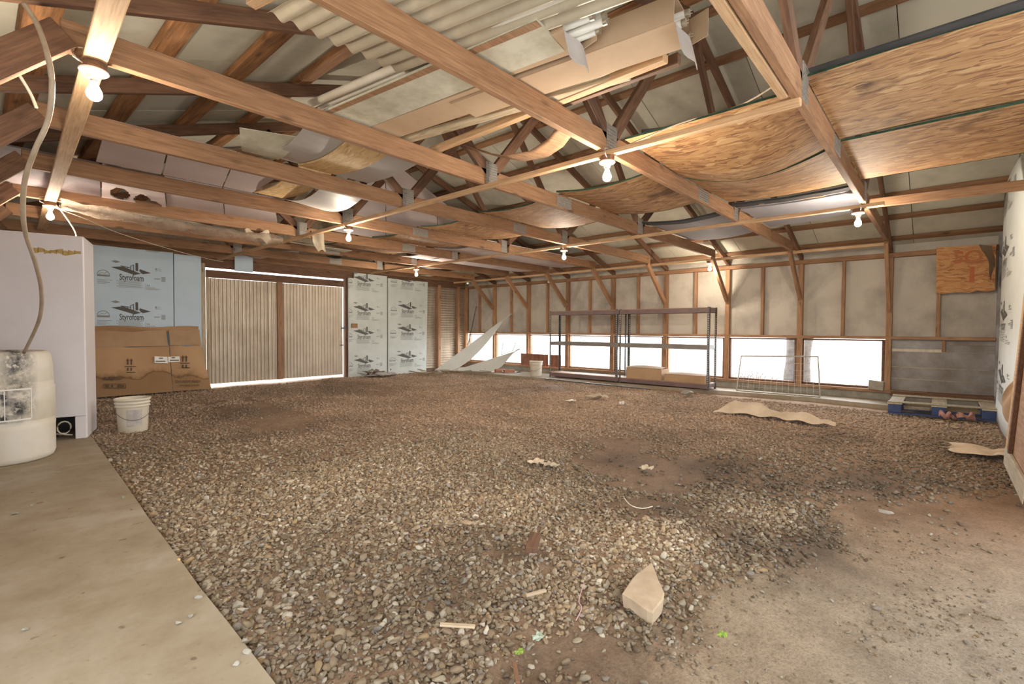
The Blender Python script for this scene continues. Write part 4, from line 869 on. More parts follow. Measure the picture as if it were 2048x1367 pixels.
# blue-grey boards with black edge near the middle strip
for lab, cs, sg in (('blue-grey board with a black edge right of the middle bulb', [(6.0, 3.0), (5.98, 1.90), (7.45, 1.90), (7.62, 3.0)], .05), ('blue-grey board with a black edge between the nearest two trusses', [(5.78, 1.80), (5.80, .66), (7.0, .66), (7.35, 1.80)], .02)):
    cc = [Vector((a, b_, Z)) for a, b_ in cs]; c_ = sum(cc, Vector())/4
    e = empty('loft_board', c_, lab, 'board'); fn = lambda u, v: (cc[0]*(1-u)+cc[1]*u)*(1-v)+(cc[3]*(1-u)+cc[2]*u)*v+Vector((0, 0, -sg*sin(pi*u)))
    mb = MB(); mb.surf(fn, 12, 8, .02); mb.build('board', M['blue_grey'], e)
    mb = MB(); mb.surf(lambda u, v: fn(u, v*.10-.03)+Vector((0, 0, -.012-.002*sin(u*17))), 20, 2, .02); mb.build('black_edge', M['black'], e)
beam_s = beam('timber', (5.85, 1.55, Z-.01), (5.95, .95, Z-.01), .03, .03, M['lumber_pale'], None); tag(beam_s, 'small yellow stick on the blue-grey board', 'timber')
for lab, q0, q1, w in (('dark boards stacked on edge above the stained chipboard, lower piece', (3.45, 1.75, Z+.06), (3.95, .95, Z+.10), .10), ('dark board above the stained chipboard, upper piece', (3.75, 1.5, Z+.14), (4.2, 1.1, Z+.14), .09)):
    tag(beam('dark_board', q0, q1, .03, w, M['black_board'], None), lab, 'board')
sheet('black_felt', 'black roofing felt behind the chipboard at the top right', [(3.04, -.5, Z+.012), (3.13, -.5, Z+.012), (3.13, .58, Z+.012), (3.09, .58, Z+.012)], .01, M['black'], 0, 'felt')
# clear plastic roll and litter under the far left trusses
mb = MB(); pa = onY(120, 408, 6.55); pb = onY(560, 480, 6.55)
mb.surf(lambda u, v: pa.lerp(pb, v)+Vector((0, .10*cos(u*2*pi), .055*sin(u*2*pi)+.012*sin(v*26+u*9)+.006*sin(v*55+u*20)-.08*sin(pi*v)*.4)), 10, 90)
tag(mb.build('plastic_wrap', M['film2'], None, smooth=True), 'long bundle of clear plastic film lying along the sixth truss at left', 'plastic film')
for (px, py, y0, w, h, lab, m_) in ((520, 472, 6.6, .26, .12, 'crumpled plastic and paper dangling below the lavender panels', 'paper'), (640, 485, 6.6, .14, .26, 'long scrap of pale paper hanging beside the strip at centre left', 'paper')):
    c = onY(px, py, y0); mb = MB(); mb.surf(lambda u, v: c+Vector(((u-.5)*w+.10*(v-.5), .06*sin(u*5+v*3), (.5-v)*h+.03*sin(u*8))), 8, 8); tag(mb.build('paper_scrap', M[m_], None, smooth=True), lab, 'paper')
sheet('pale_roof_scrap', 'sagging pale insulation strip at left above the cabinet', [(.9, 7.4, 2.48), (1.2, 7.0, 2.48), (4.4, 7.85, 2.44), (4.4, 7.6, 2.44)], .01, M['foam_roof'], .02)
for k, (a, y0, lab, m_) in enumerate(((3.5, 9.15, 'torn lavender insulation scrap in the last trusses above the right-hand sliding door', 'lavender'), (4.6, 7.95, 'black insulation scrap in the farthest trusses near the ridge', 'black_board'),
                                    (5.7, 9.15, 'brown rotted insulation scrap over the printed boards', 'rubble'), (6.6, 7.95, 'silvery insulation scrap over the bulb by the printed boards', 'sheet'), (7.6, 9.15, 'pale insulation scrap in the last bay before the far corner', 'foam_roof'))):
    mb = MB(); w = (.7, .5, .8, .6, .7)[k]; ph = k*1.7
    mb.surf(lambda u, v: (a+w*u, y0+.95*v, Z-.03*sin(u*5+ph)-.09*sin(pi*v)*(.8+.2*sin(u*9+ph))), 10, 10, .006)
    tag(mb.build('insulation_scrap', M[m_]), lab, 'insulation')

# cables
def cable(name, label, pts, r, mat, n=60):
    P = [Vector(p) for p in pts]; out = []
    for i in range(len(P)-1):
        p0, p1, p2, p3 = P[max(i-1, 0)], P[i], P[i+1], P[min(i+2, len(P)-1)]
        for k in range(8):
            t = k/8; out.append(.5*((2*p1)+(-p0+p2)*t+(2*p0-5*p1+4*p2-p3)*t*t+(-p0+3*p1-3*p2+p3)*t**3))
    out.append(P[-1]); mb = MB(); mb.tube(out, r, 8); return tag(mb.build(name, mat, None, smooth=True), label, 'cable')
cp = [((48, 8), 2.95), ((75, 50), 2.9), ((95, 110), 2.8), ((104, 170), 2.8), ((96, 240), 2.9), ((70, 300), 3.0), ((50, 360), 3.2), ((46, 420), 3.4), ((52, 470), 3.6), ((72, 530), 3.9), ((83, 585), 4.2), ((78, 640), 4.5), ((48, 705), 4.9)]
cable('hose', 'brown hose drooping from the roof into the white drum', [onY(*q, y0) for q, y0 in cp], .0105, M['cord'])
cable('cable', 'thin white cable from the far-left bulb down to the cabinet top', [(.60, 6.62, 2.33), (.66, 6.64, 2.25), (.74, 6.66, 2.1), (.755, 6.62, 1.98)], .006, M['wire'])
cable('cable', 'thin wire looping from the far-left bulb past the lavender panels', [(.60, 6.62, 2.30), (.85, 6.9, 2.28), (1.3, 7.8, 2.30), (2.1, 8.6, 2.26), (2.9, 9.6, 2.30), (3.1, 9.8, 2.32)], .004, M['wire'])
cable('cable', 'pale cable sagging across the chord beside the dark boards', [(3.1, .70, CT+.02), (3.3, 1.0, CT+.03), (3.25, 1.4, CT), (3.08, 1.78, CB)], .006, M['cord'])
cable('cable', 'short white cable stub by the wide pale board at upper left', [(.17, 3.7, 2.52), (.2, 3.65, 2.44), (.24, 3.65, 2.36), (.26, 3.62, 2.28)], .008, M['wire'])

# ------------------------------------------------------------------ things on the floor
# white cabinet
cb = empty('white_cabinet', (.752, 6.25, .03), 'tall white enamelled cabinet with a gap at its foot, behind the drum', 'cabinet', rz=R(-15))
CBM = bpy_mats[cb.name]; ch = 1.955
def cbox(nm, a0, a1, b0, b1, c0, c1, m_, bev=.004):
    mb = MB(); mb.box(a0, a1, b0, b1, c0, c1); return mb.build(nm, m_, cb, bevel=bev, mw=CBM)
cbox('front_panel', -1.05, -.001, 0, .02, .22, ch, M['white_paint']); cbox('side_panel', -.02, .003, .0205, .56, .0, ch-.01, M['white_paint'])
cbox('top_panel', -1.05, .003, .0205, .56, ch-.01, ch+.012, M['white_paint']); cbox('corner_post', -.085, -.003, .002, .045, .0, .218, M['white_paint'])
cbox('back_panel', -1.05, -.021, .54, .56, .0, ch-.01, M['black_board'])
mb = MB()
for k in range(8): mb.surf(lambda u, v, k=k: (-.36+.34*((k+.5)/8)+.05*(u-.5), -.002, 1.80+.008*sin(k*2.1)+(v-.5)*(.036+.014*sin(k*1.3+u*3))), 2, 2)
mb.build('peeled_patch', plain('bare_wood_patch', (.50, .36, .13), (.42, .29, .10), 9), cb, mw=CBM)
mb = MB(); mb.tube([(.60+.05*cos(t*.5), 6.36, .14+.06*sin(t*.5)) for t in range(0, 14)], .007, 8); mb.tube([(.5, 6.42, .09), (.6, 6.38, .07), (.66, 6.36, .06)], .007, 8)
tag(mb.build('wire_coil', M['wire'], None, smooth=True), 'loop of white wire in the gap under the cabinet', 'wire')
mb = MB()
for k in range(30): c = Vector((random.uniform(.35, .62), random.uniform(6.42, 6.6), .04)); mb.bar(c, c+Vector((random.uniform(-.1, .1), random.uniform(-.05, .05), random.uniform(0, .05))), .01, .01)
tag(mb.build('twigs_and_litter', M['rubble']), 'dark twigs and litter under the white cabinet', 'debris', kind='stuff')

# drum
dr = empty('plastic_drum', (.18, 5.62, .03), 'big scorched white plastic drum at the left edge on the slab', 'drum'); Rr = .315; dc = (.17, 5.72, .03)
prof = [(0, .0), (Rr-.035, .0), (Rr-.012, .015), (Rr, .05), (Rr+.002, .27), (Rr+.004, .30), (Rr-.004, .305), (Rr, .325), (Rr-.004, .33), (Rr+.003, .34), (Rr+.004, .58), (Rr+.003, .60), (Rr-.005, .605), (Rr-.002, .63), (Rr-.008, .635), (Rr-.004, .645), (Rr-.01, .80), (Rr-.02, .86), (Rr-.04, .885), (Rr-.06, .89), (Rr-.075, .875), (0, .872)]
mb = MB(); mb.lathe(prof, (0, 0, 0), 64); mb.build('drum_body', M['drum'], dr, smooth=True, mw=Matrix.Translation(dc))
mb = MB(); mb.lathe([(0, .872), (.035, .872), (.035, .90), (0, .90)], (dc[0]-.1, dc[1]-.1, .03), 20); mb.build('bung', M['bucket'], dr, smooth=False)
# label frame on the drum side facing the room
mb = MB(); n = 10; a0, a1 = R(-118), R(-62)
for zc_ in (.36, .60): mb.surf(lambda u, v, zc_=zc_: (dc[0]+(Rr+.0065)*cos(a0+(a1-a0)*u), dc[1]+(Rr+.0065)*sin(a0+(a1-a0)*u), .03+zc_-.01+.012*v), 12, 1)
for an in (a0, a1, (a0+a1)/2): mb.surf(lambda u, v, an=an: (dc[0]+(Rr+.0065)*cos(an+.02*u), dc[1]+(Rr+.0065)*sin(an+.02*u), .03+.36+.24*v), 1, 2)
mb.build('label_frame', M['porcelain'], dr)

def bucket(name, label, x, y, z, r0, r1, h, hang=-60, lab=True):
    e = empty(name, (x, y, z), label, 'bucket'); c = (x, y, z)
    pr = [(0, 0), (r0, 0), (r0+.002, .005), (r0+(r1-r0)*.72, h*.74)]
    for zz_, dr_ in ((.75, .0), (.755, .011), (.775, .012), (.78, .003), (.84, .003), (.845, .012), (.87, .012), (.875, .004), (.93, .004), (.935, .012), (.99, .014), (1.0, .008)): pr.append((r0+(r1-r0)*zz_+dr_, h*zz_))
    pr += [(r1-.002, h), (r1-.006, h*.97), (r0, h*.05), (0, h*.04)]
    mb = MB(); mb.lathe(pr, c, 40); mb.build('pail', M['bucket'], e, smooth=True)
    t0 = R(hang); hx, hy = cos(t0), sin(t0)   # handle drooping on the side towards the viewer
    sx, sy = -hy, hx; pts = []
    for k in range(17):
        t = pi*k/16; rr_ = r1+.018; pts.append((x+sx*rr_*cos(t)+hx*rr_*sin(t), y+sy*rr_*cos(t)+hy*rr_*sin(t), z+h*.80-h*.42*sin(t)))
    mb = MB(); mb.tube(pts, .0025, 6); mb.build('wire_handle', M['steel'], e, smooth=True)
    if lab:
        mb = MB(); f = lambda zz_: r0+(r1-r0)*zz_/h+.0015
        mb.surf(lambda u, v: (x+f(h*(.18+.5*v))*cos(t0-.5+1.0*u), y+f(h*(.18+.5*v))*sin(t0-.5+1.0*u), z+h*(.18+.5*v)), 10, 3); mb.build('worn_label', M['bucket_label'], e, smooth=True)
    return e
bucket('bucket', 'white plastic bucket with drooping handle on the gravel by the cabinet', 1.16, 6.50, .0, .125, .148, .36, -95)
bucket('bucket', 'small cream bucket on the footing, left of the steel shelves', 8.62, 6.93, .035, .12, .145, .345, 200, False)

# flattened cardboard leaning on the far wall
cbx = empty('flattened_carton', (2.05, 9.8, 0), 'large water-stained flattened carton leaning on the blue boards', 'cardboard')
def leaf(name, xa, xb, za, zb, ya, yb_, mat, w=.01, zt=None):
    mb = MB(); mb.surf(lambda u, v: (xa+(xb-xa)*u+(.10 if xb > 2.6 else 0)*(1-v)*u*(1 if za < .3 else 0), ya+(yb_-ya)*v+w*sin(u*6+v*3), za+((zb if zt is None else zb+(zt-zb)*u)-za)*v+.012*sin(u*9)*v), 14, 10, .006, 0, (0, 1, 0)); return mb.build(name, mat, cbx)
leaf('carton_panel', 1.27, 2.28, .03, .80, 9.72, 9.90, M['kraft_dirty']); leaf('carton_panel', 2.29, 2.76, .03, .80, 9.73, 9.90, M['kraft_dirty'])
leaf('carton_flap', 1.27, 2.26, .80, 1.04, 9.88, 9.97, M['kraft'], .008, 1.06); leaf('carton_flap', 2.29, 2.75, .81, 1.07, 9.86, 9.95, M['kraft'], .006)
leaf('carton_edge', 1.30, 2.74, 1.03, 1.13, 10.0, 9.95, M['kraft_dirty'], .01)
mb = MB()
def CP(px, py, o=-.022):
    r = ray(px, py); # plane of the leaning panel: y = 9.72 + .234*(z-.03)
    t = (9.72+o-.234*.03+.234*CZ)/(r.y-.234*r.z); return C0+r*t
def cpoly(pts): mb.add([CP(*q) for q in pts], [tuple(range(len(pts)))])
for cx_, cy_ in ((255.5, 729), (262.7, 729), (365.5, 723), (372.5, 723)):
    cpoly([(cx_-3.2, cy_-8), (cx_, cy_-13), (cx_+3.2, cy_-8)]); cpoly([(cx_-1.5, cy_-8), (cx_+1.5, cy_-8), (cx_+1.5, cy_), (cx_-1.5, cy_)])
    cpoly([(cx_-1.5, cy_+6), (cx_+1.5, cy_+6), (cx_+1.5, cy_+12), (cx_-1.5, cy_+12)])
for a, b_, yy in ((250, 272, 731.5), (253.5, 271, 743), (360, 380, 725), (364, 380, 734)): cpoly([(a, yy), (b_, yy), (b_, yy+1.6), (a, yy+1.6)])
cpoly([(205.5, 759), (210, 752), (214.5, 759)]); 
for k in range(3): cpoly([(216, 753.5+k*2.3), (250-k*4, 753.5+k*2.3), (250-k*4, 754.6+k*2.3), (216, 754.6+k*2.3)])
for a, b_, c_, d2 in ((207, 767, 252, 768), (207, 775, 252, 776), (207, 767, 208, 776), (251, 767, 252, 776), (212, 769, 218, 774), (222, 769, 226, 774), (236, 769, 248, 774)): cpoly([(a, b_), (c_, b_), (c_, d2), (a, d2)])
for body, px0, py0, px1, hh in (('DO NOT PUSH', 351, 765, 401, 5), ('ON SIDE PANEL', 358, 772, 400, 3.5)):
    o = CP(px0, py0); ux_ = (CP(px1, py0-.5)-o); put_text(mb, body, o, ux_.normalized(), (CP(px0, py0-1)-o).normalized(), ux_.length, (CP(px0, py0-hh)-o).length, .01)
mb.build('printed_marks', M['ink_brown'], cbx)
mb = MB()
for q in ([(309, 712), (335, 713), (336, 726), (309, 725)], [(336, 713), (359, 712), (360, 723), (337, 724)]): mb.add([CP(*p, -.025) for p in q], [(0, 1, 2, 3)])
mb.build('paper_label', M['porcelain'], cbx)
mb = MB(); 
for q in ([(318, 715), (326, 715), (326, 717), (318, 717)], [(311, 721), (331, 721), (331, 723), (311, 723)], [(343, 714), (350, 714), (350, 716), (343, 716)], [(340, 719), (358, 719), (358, 721), (340, 721)]): mb.add([CP(*p, -.028) for p in q], [(0, 1, 2, 3)])
mb.build('label_print', M['ink'], cbx)

# steel shelving: two bays sharing the middle uprights
SX0, SX1 = 8.72, 9.10; SY = [6.62, 4.86, 3.08]; SZ0, SZ1 = .035, 1.50
for k in range(2):
    ya, yb2 = SY[k], SY[k+1]
    s = empty('steel_shelving', ((SX0+SX1)/2, (ya+yb2)/2, SZ0), ['left bay of the grey steel shelving under the window wall', 'right bay of the steel shelving, holding two cartons'][k], 'shelving unit')
    for yy in ((ya-.0, yb2+.05) if k == 0 else (ya-.0, yb2)):
        for xx in (SX0, SX1):
            mb = MB(); sg = 1 if yy == yb2 or yy == yb2+.05 else -1
            mb.box(xx-.002, xx+.002, yy-.0, yy+.038*sg, SZ0, SZ1+.02) if sg > 0 else mb.box(xx-.002, xx+.002, yy-.038, yy, SZ0, SZ1+.02)
            mb.box(xx-.0, xx+.038 if xx == SX0 else xx-.038, yy-.002, yy+.002, SZ0, SZ1+.02) if xx == SX0 else mb.box(xx-.038, xx, yy-.002, yy+.002, SZ0, SZ1+.02)
            for j in range(36):
                z_ = SZ0+.03+j*.04; mb.box(xx-.0035, xx-.0022, yy+sg*.014, yy+sg*.024, z_, z_+.018, 1)
            mb.build('upright', [M['steel'], M['porcelain']], s)
    y_a, y_b = min(ya, yb2), max(ya, yb2)
    for z_, hh, nm in ((SZ1-.035, .065, 'beam'), (.80, .065, 'beam'), (.10, .06, 'beam')):
        for xx in (SX0+.005, SX1-.005):
            mb = MB(); mb.box(xx-.012, xx+.012, y_a+.01, y_b-.01, z_-hh/2-.012, z_+hh/2); mb.build(nm, M['shelf_beam'] if z_ != .80 else M['grey_beam'], s)
        for yy in (y_a+.02, y_b-.02):
            mb = MB(); mb.box(SX0+.018, SX1-.018, yy-.012, yy+.012, z_-hh/2, z_+hh/2); mb.build('end_beam', M['shelf_beam'] if z_ != .80 else M['grey_beam'], s)
        if z_ != .80: mb = MB(); mb.box(SX0+.004, SX1-.004, y_a+.006, y_b-.006, z_+hh/2+.001, z_+hh/2+.014); mb.build('shelf_board', M['shelf_board'], s)
sl = mb
bz = .14
def cartonbox(label, x0, x1, y0, y1, h, openf):
    e = empty('cardboard_box', ((x0+x1)/2, (y0+y1)/2, bz), label, 'cardboard box'); mb = MB(); t = .005
    mb.box(x0, x1, y0, y1, bz, bz+t); mb.box(x0, x0+t, y0, y1, bz+t, bz+h); mb.box(x1-t, x1, y0, y1, bz+t, bz+h); mb.box(x0+t, x1-t, y0, y0+t, bz+t, bz+h); mb.box(x0+t, x1-t, y1-t, y1, bz+t, bz+h)
    mb.build('box_body', M['kraft'], e)
    mb = MB(); mb.surf(lambda u, v: (x0+.01+(x1-x0)*.62*v, y0+(y1-y0)*u, bz+h+.003+openf*sin(pi*v*.5)*(.4+.6*sin(u*3))), 12, 8, .004); mb.build('box_flap', M['kraft_pale'], e)
    mb = MB(); mb.surf(lambda u, v: (x1-.01-(x1-x0)*.36*v, y0+(y1-y0)*u, bz+h+.005+openf*.6*v*(1-u)), 12, 6, .004); mb.build('box_flap', M['kraft_pale'], e)
cartonbox('taller brown box on the bottom shelf of the right bay', 8.76, 9.08, 3.98, 4.72, .215, .04)
cartonbox('low brown box on the bottom shelf, beside the right-hand uprights', 8.76, 9.06, 3.16, 3.92, .13, .035)
# wire gate leaning on the wall
g = empty('wire_gate', (9.1, 2.1, .035), 'galvanised wire mesh gate leaning on the window wall', 'wire gate')
A0, A1_, A2_, A3 = Vector((9.02, 2.70, .045)), Vector((9.06, 1.44, .045)), Vector((9.30, 1.52, .68)), Vector((9.30, 2.71, .64))
for a, b_ in ((A0, A1_), (A1_, A2_), (A2_, A3), (A3, A0)):
    mb = MB(); mb.tube([a, b_], .011, 8); mb.build('frame_tube', M['galv'], g, smooth=True)
mb = MB()
for k in range(1, 14): mb.tube([A0.lerp(A1_, k/14), A3.lerp(A2_, k/14)if k % 1 == 0 else None], .0022, 5)
for k in (1, 2, 3, 4, 5, 6.5): mb.tube([A0.lerp(A3, k/8), A1_.lerp(A2_, k/8)], .0022, 5)
mb.build('wire_mesh', M['galv'], g)
# pallet
pl = empty('pallet', (8.6, 0, 0), 'low pallet with blue painted blocks against the window wall at right', 'pallet')
PA = lambda u, v, z: Vector((8.15+.98*v+.14*(u), .52-1.05*u, z))
def pbox(nm, u0, u1, v0, v1, z0, z1, m_):
    mb = MB(); mb.add([PA(u, v, z) for u in (u0, u1) for v in (v0, v1) for z in (z0, z1)], [(0, 1, 3, 2), (4, 6, 7, 5), (0, 4, 5, 1), (2, 3, 7, 6), (0, 2, 6, 4), (1, 5, 7, 3)]); return mb.build(nm, m_, pl, bevel=.003)
for u0 in (.0, .42, .87):
    for v0 in (.0, .45, .88): pbox('block', u0, u0+.13, v0, v0+.12, .03, .135, M['blue_wood'])
    pbox('deck_board', u0-.005, u0+.14, 0, 1.0, .137, .155, M['pale_wood'])
for v0 in (.0, .86): pbox('deck_board', -.005, 1.01, v0, v0+.13, .157, .172, M['pale_wood'])
for v0 in (.0, .45, .88): pbox('base_board', 0, 1, v0, v0+.11, .008, .028, M['blue_wood'])
pbox('deck_board', .15, .40, .1, .18, .07, .09, M['lumber_grey']); pbox('deck_board', .15, .40, .2, .28, .07, .09, M['lumber_grey'])

def rockmesh(r, sx, sy, sz, seed, cuts=9, sub=3):
    v, f = ico(sub); q = np.random.default_rng(seed)
    for _ in range(cuts):
        d2 = q.normal(size=3); d2 /= np.linalg.norm(d2); c = q.uniform(.35, .75); v = v-np.outer(np.maximum(v@d2-c, 0), d2)
    v = v*(1+q.normal(size=(len(v), 1))*.012)*r*np.array([sx, sy, sz]); return v, f
def rock(name, label, loc, r, s, rot, mat, seed, cat='rock', group=None, cuts=9):
    v, f = rockmesh(r, *s, seed, cuts); me = bpy.data.meshes.new(name); me.from_pydata(v.tolist(), [], f.tolist())
    return tag(link(name, me, mat, None, Matrix.Translation(loc) @ Euler(rot).to_matrix().to_4x4()), label, cat, group)
# big flat rock slab: outline from the photo's own flat stone
e = empty('flat_rock', onZ(1290, 1190, 0), 'large flat tan rock in the foreground gravel', 'rock')
ol = [(1244, 1187), (1250, 1178), (1262, 1160), (1272, 1148), (1290, 1135), (1303, 1124), (1308, 1136), (1316, 1158), (1329, 1186), (1326, 1200), (1312, 1218), (1306, 1226), (1294, 1221), (1270, 1203)]
def rk(px, py): t = (py-1124)/102; return onZ(px, py, .085-.045*t)
topv = [rk(*q) for q in ol]; c_ = sum(topv, Vector())/len(topv); mid = [c_+(q-c_)*.80+Vector((0, 0, .004+.003*sin(i*2.1))) for i, q in enumerate(topv)]; bt = [c_+(q-c_)*.93+Vector((0, 0, -.055)) for q in topv]
n = len(ol); mid = [c_+(q-c_)*.93+Vector((0, 0, .004)) for q in topv]; mb = MB(); mb.add(topv+mid+bt, [(i, (i+1) % n, n+(i+1) % n, n+i) for i in range(n)]+[tuple(range(n, 2*n))]+[(i, 2*n+i, 2*n+(i+1) % n, (i+1) % n) for i in range(n)]+[tuple(range(2*n, 3*n))])
mb.build('rock_body', M['rock'], e)
for px, py, r, s, lab, m_, seed, z_ in ((933, 1046, .045, (1.3, .8, .35), 'pink-grey wedge stone lying in the middle gravel', M['rock'], 5, .02), (1375, 787, .13, (.9, 1.5, .45), 'flat grey stone in front of the right shelving bay', M['block'], 8, .05),
                                    (1880, 843, .07, (1, 1, .2), 'flat stone beside the pallet', M['rock'], 12, .02), (1910, 853, .06, (1, 1.3, .25), 'tan flat stone in front of the pink insulation', M['rock'], 13, .02), (1768, 1022, .04, (1.3, .8, .5), 'grey stone on the bare dirt at right', M['block'], 14, .0)):
    rock('stone', lab, onZ(px, py, z_), r, s, (.1, -.1, seed), m_, seed)
# loose stones kicked onto the slab
sp = [((398, 1195), .013), ((382, 1232), .013), ((357, 1247), .014), ((489, 1283), .014), ((494, 1305), .013), ((470, 1330), .013), ((247, 995), .012), ((30, 1028), .014), ((64, 1011), .012), ((358, 1120), .012), ((52, 1260), .012)]
SLAB_LAB = ['uppermost of the three loose stones near the slab edge', 'middle loose stone of the three near the slab edge', 'lowest of the three loose stones near the slab edge', 'loose stone right at the slab edge, upper of a close pair', 'loose stone at the slab edge, lower of a close pair', 'loose stone nearest the bottom of the frame on the slab',
            'small stone on the far part of the slab, by the gravel', 'loose stone nearest the left edge of the frame on the slab', 'dark stone just right of the leftmost one on the slab', 'ochre stone on the slab where the gravel spills over', 'pale stone on the lower left part of the slab']
for k, (q, r) in enumerate(sp):
    rock('loose_stone', SLAB_LAB[k], onZ(*q, .03)+Vector((0, 0, r*.4)), r, (1.2, .8, .6), (.2, .1, k*1.3), M['block'] if k != 9 else M['osb_pale'], 30+k, 'stone', 'loose stones on the concrete slab', 7)
# wooden block, stick, scraps
p = onZ(1067, 1092, .035); tag(beam('wood_block', p+Vector((.06, .035, .03)), p+Vector((-.065, -.035, .012)), .055, .03, M['lumber_dark'], None), 'short dark wooden block lying in the middle of the gravel', 'wood block')
def strip(name, label, pa_, pb_, w, h, mat, cat, z_=.03): tag(beam(name, onZ(*pa_, z_), onZ(*pb_, z_), w, h, mat, None, bevel=.001), label, cat)
strip('stick', 'flat splintered stick on the foreground gravel', (880, 1248), (950, 1252), .018, .008, M['lumber_grey'], 'stick')
strip('stick', 'grey stick lying in the gravel near the flat rock', (1052, 1190), (1092, 1180), .014, .01, M['lumber_grey'], 'stick')
strip('stick', 'thin dark stick at the bottom edge of the frame', (1028, 1325), (1036, 1366), .014, .01, M['lumber_dark'], 'stick')
cable('cord_scrap', 'pink cord lying on the gravel left of the flat rock', [onZ(1168, 1165, .035), onZ(1158, 1200, .035), onZ(1163, 1215, .035), onZ(1152, 1240, .035)], .002, plain('pink_cord', (.55, .35, .38)))
cable('wire_scrap', 'thin curved wire on the dark dirt in the middle', [onZ(1248, 995, .03), onZ(1262, 1010, .04), onZ(1285, 1016, .03), onZ(1305, 1012, .02)], .003, M['wire'])
def scrap(name, label, px, py, w, d2, h, mat, cat, seed, z_=.02):
    c = onZ(px, py, z_); q = random.Random(seed); ph = [q.uniform(0, 6) for _ in range(4)]
    def fn(u, v):
        a = u-.5; b_ = v-.5; rag = 1+.18*sin(u*11+ph[0])+.15*sin(v*13+ph[1])
        return (c.x+a*d2*rag, c.y+b_*w*rag, c.z+h*(.25+.5*abs(sin(u*5+ph[2]))*abs(sin(v*6+ph[3]))+.25*sin(u*9+v*7)))
    mb = MB(); mb.surf(fn, 14, 14, .002); return tag(mb.build(name, mat, None, smooth=True), label, cat)
scrap('paper_scrap', 'crumpled cream paper on dark gravel left of centre', 1105, 932, .12, .10, .035, M['paper'], 'paper', 1, .01)
scrap('paper_scrap', 'cream paper scrap beside the dark patch, right of centre', 1293, 938, .09, .09, .03, M['paper'], 'paper', 2, .01)
scrap('paper_scrap', 'tan paper scrap left of the crumpled cream paper', 1075, 925, .10, .12, .025, M['sackcloth'], 'paper', 9, .01)
scrap('paper_scrap', 'whitish rag in front of the left shelving bay', 1197, 795, .30, .25, .07, M['paper'], 'paper', 3, .01)
scrap('paper_scrap', 'small white paper piece beyond the rag', 1143, 802, .12, .1, .03, M['porcelain'], 'paper', 4, .01)
scrap('paper_scrap', 'white paper ball between the rag and the long sack', 1244, 808, .08, .08, .05, M['porcelain'], 'paper', 5, .01)
scrap('glass_scrap', 'pale green shard on the foreground gravel', 1076, 1276, .035, .045, .012, M['glass_scrap'], 'shard', 6, .02)
scrap('leaf', 'bright green leaf on the bare dirt', 1445, 1271, .025, .03, .012, M['green_leaf'], 'leaf', 7, .0)
scrap('leaf', 'yellow-green leaf scrap near the pale shard', 1040, 1305, .02, .03, .01, M['green_leaf'], 'leaf', 8, .02)
scrap('paper_scrap', 'tan torn paper beside the leaning door', 1960, 905, .45, .35, .05, M['sackcloth'], 'paper', 10, .01)
scrap('pink_insulation', 'pink insulation clump in front of the pallet', 1893, 838, .14, .12, .11, M['pink'], 'insulation', 11, .03)
scrap('pink_insulation', 'pink insulation clump right of the other, near the pallet', 1930, 840, .18, .14, .11, M['pink'], 'insulation', 12, .03)
# long cloth sack
A_ = [onZ(*q, .02) for q in ((1428, 824), (1470, 821), (1520, 826), (1560, 833), (1600, 838), (1640, 845), (1672, 849))]; wd = [.03, .16, .17, .10, .12, .09, .02]
mb = MB(); mb.surf(lambda u, v: (lambda t: A_[int(min(t, 5.999))].lerp(A_[int(min(t, 5.999))+1], t-int(min(t, 5.999)))+Vector(((u-.5)*2.4*np.interp(t, range(7), wd), 0, .14*sin(pi*u)*np.interp(t, range(7), [.1, 1, .9, .3, .7, .4, .1])+.012*sin(t*5+u*8))))(v*6), 12, 60)
tag(mb.build('cloth_sack', M['sackcloth'], None, smooth=True), 'long limp cream cloth sack lying on the gravel', 'sack')
# corner: fallen foam sheets, window sash, tiles, pipes, debris
fb1 = [onX(*q, 9.0) for q in ((1020, 626),)]; P1 = onX(1019, 627, 9.42); P2 = onZ(868, 741, .0); 
P2 = Vector((8.35, 9.62, .03)); P3 = onX(978, 672, 9.3); P4 = Vector((8.75, 8.05, .06))
e = empty('fallen_board', (8.9, 8.9, .03), 'long pale foam board fallen diagonally across the far corner windows', 'foam board')
mb = MB(); a = onY(868, 741, 9.75); b_ = onX(1020, 627, 9.43); c = onX(925, 668, 9.35)
mb.surf(lambda u, v: a.lerp(b_, v)+Vector((.02*sin(v*3), -.10*u*(1-v*.2), -.42*u*sin(pi*min(1, v*1.15))**.8*(1-.35*v))), 8, 24, .02, 0, (.8, .5, 0)); mb.build('board', M['styro_white'], e)
e = empty('fallen_board', (8.8, 8.0, .05), 'crumpled pale sheet slumped on the floor below the corner windows', 'foam board')
a = onZ(920, 737, .08); b_ = onX(1042, 698, 9.1)
mb = MB(); mb.surf(lambda u, v: a.lerp(b_, v)+Vector((-.12*u, -.05*u, -.36*u*sin(pi*min(1, v*1.05))+.03*sin(v*17+u*5)*u)), 10, 30, .012, 0, (.8, .3, 0)); mb.build('board', M['styro_white'], e)
cable('stick', 'dark pole leaning in the far corner behind the fallen board', [onX(953, 612, 9.44), onX(936, 690, 9.4)], .012, M['steel'])
wf = empty('old_sash', (9.35, 8.3, .3), 'small dark wire sash leaning at the second corner window', 'window sash')
q4 = [onX(1003, 709, 9.36), onX(1006, 686, 9.42), onX(1031, 686, 9.42), onX(1026, 700, 9.36)]
for i in range(4): mb = MB(); mb.bar(q4[i], q4[(i+1) % 4], .012, .012, (1, 0, 0)); mb.build('sash_bar', M['steel'], wf)
ts = empty('ribbed_tile_stack', (9.25, 7.2, .1), 'row of red-brown ribbed sheets standing at the windows behind the small bucket', 'tiles')
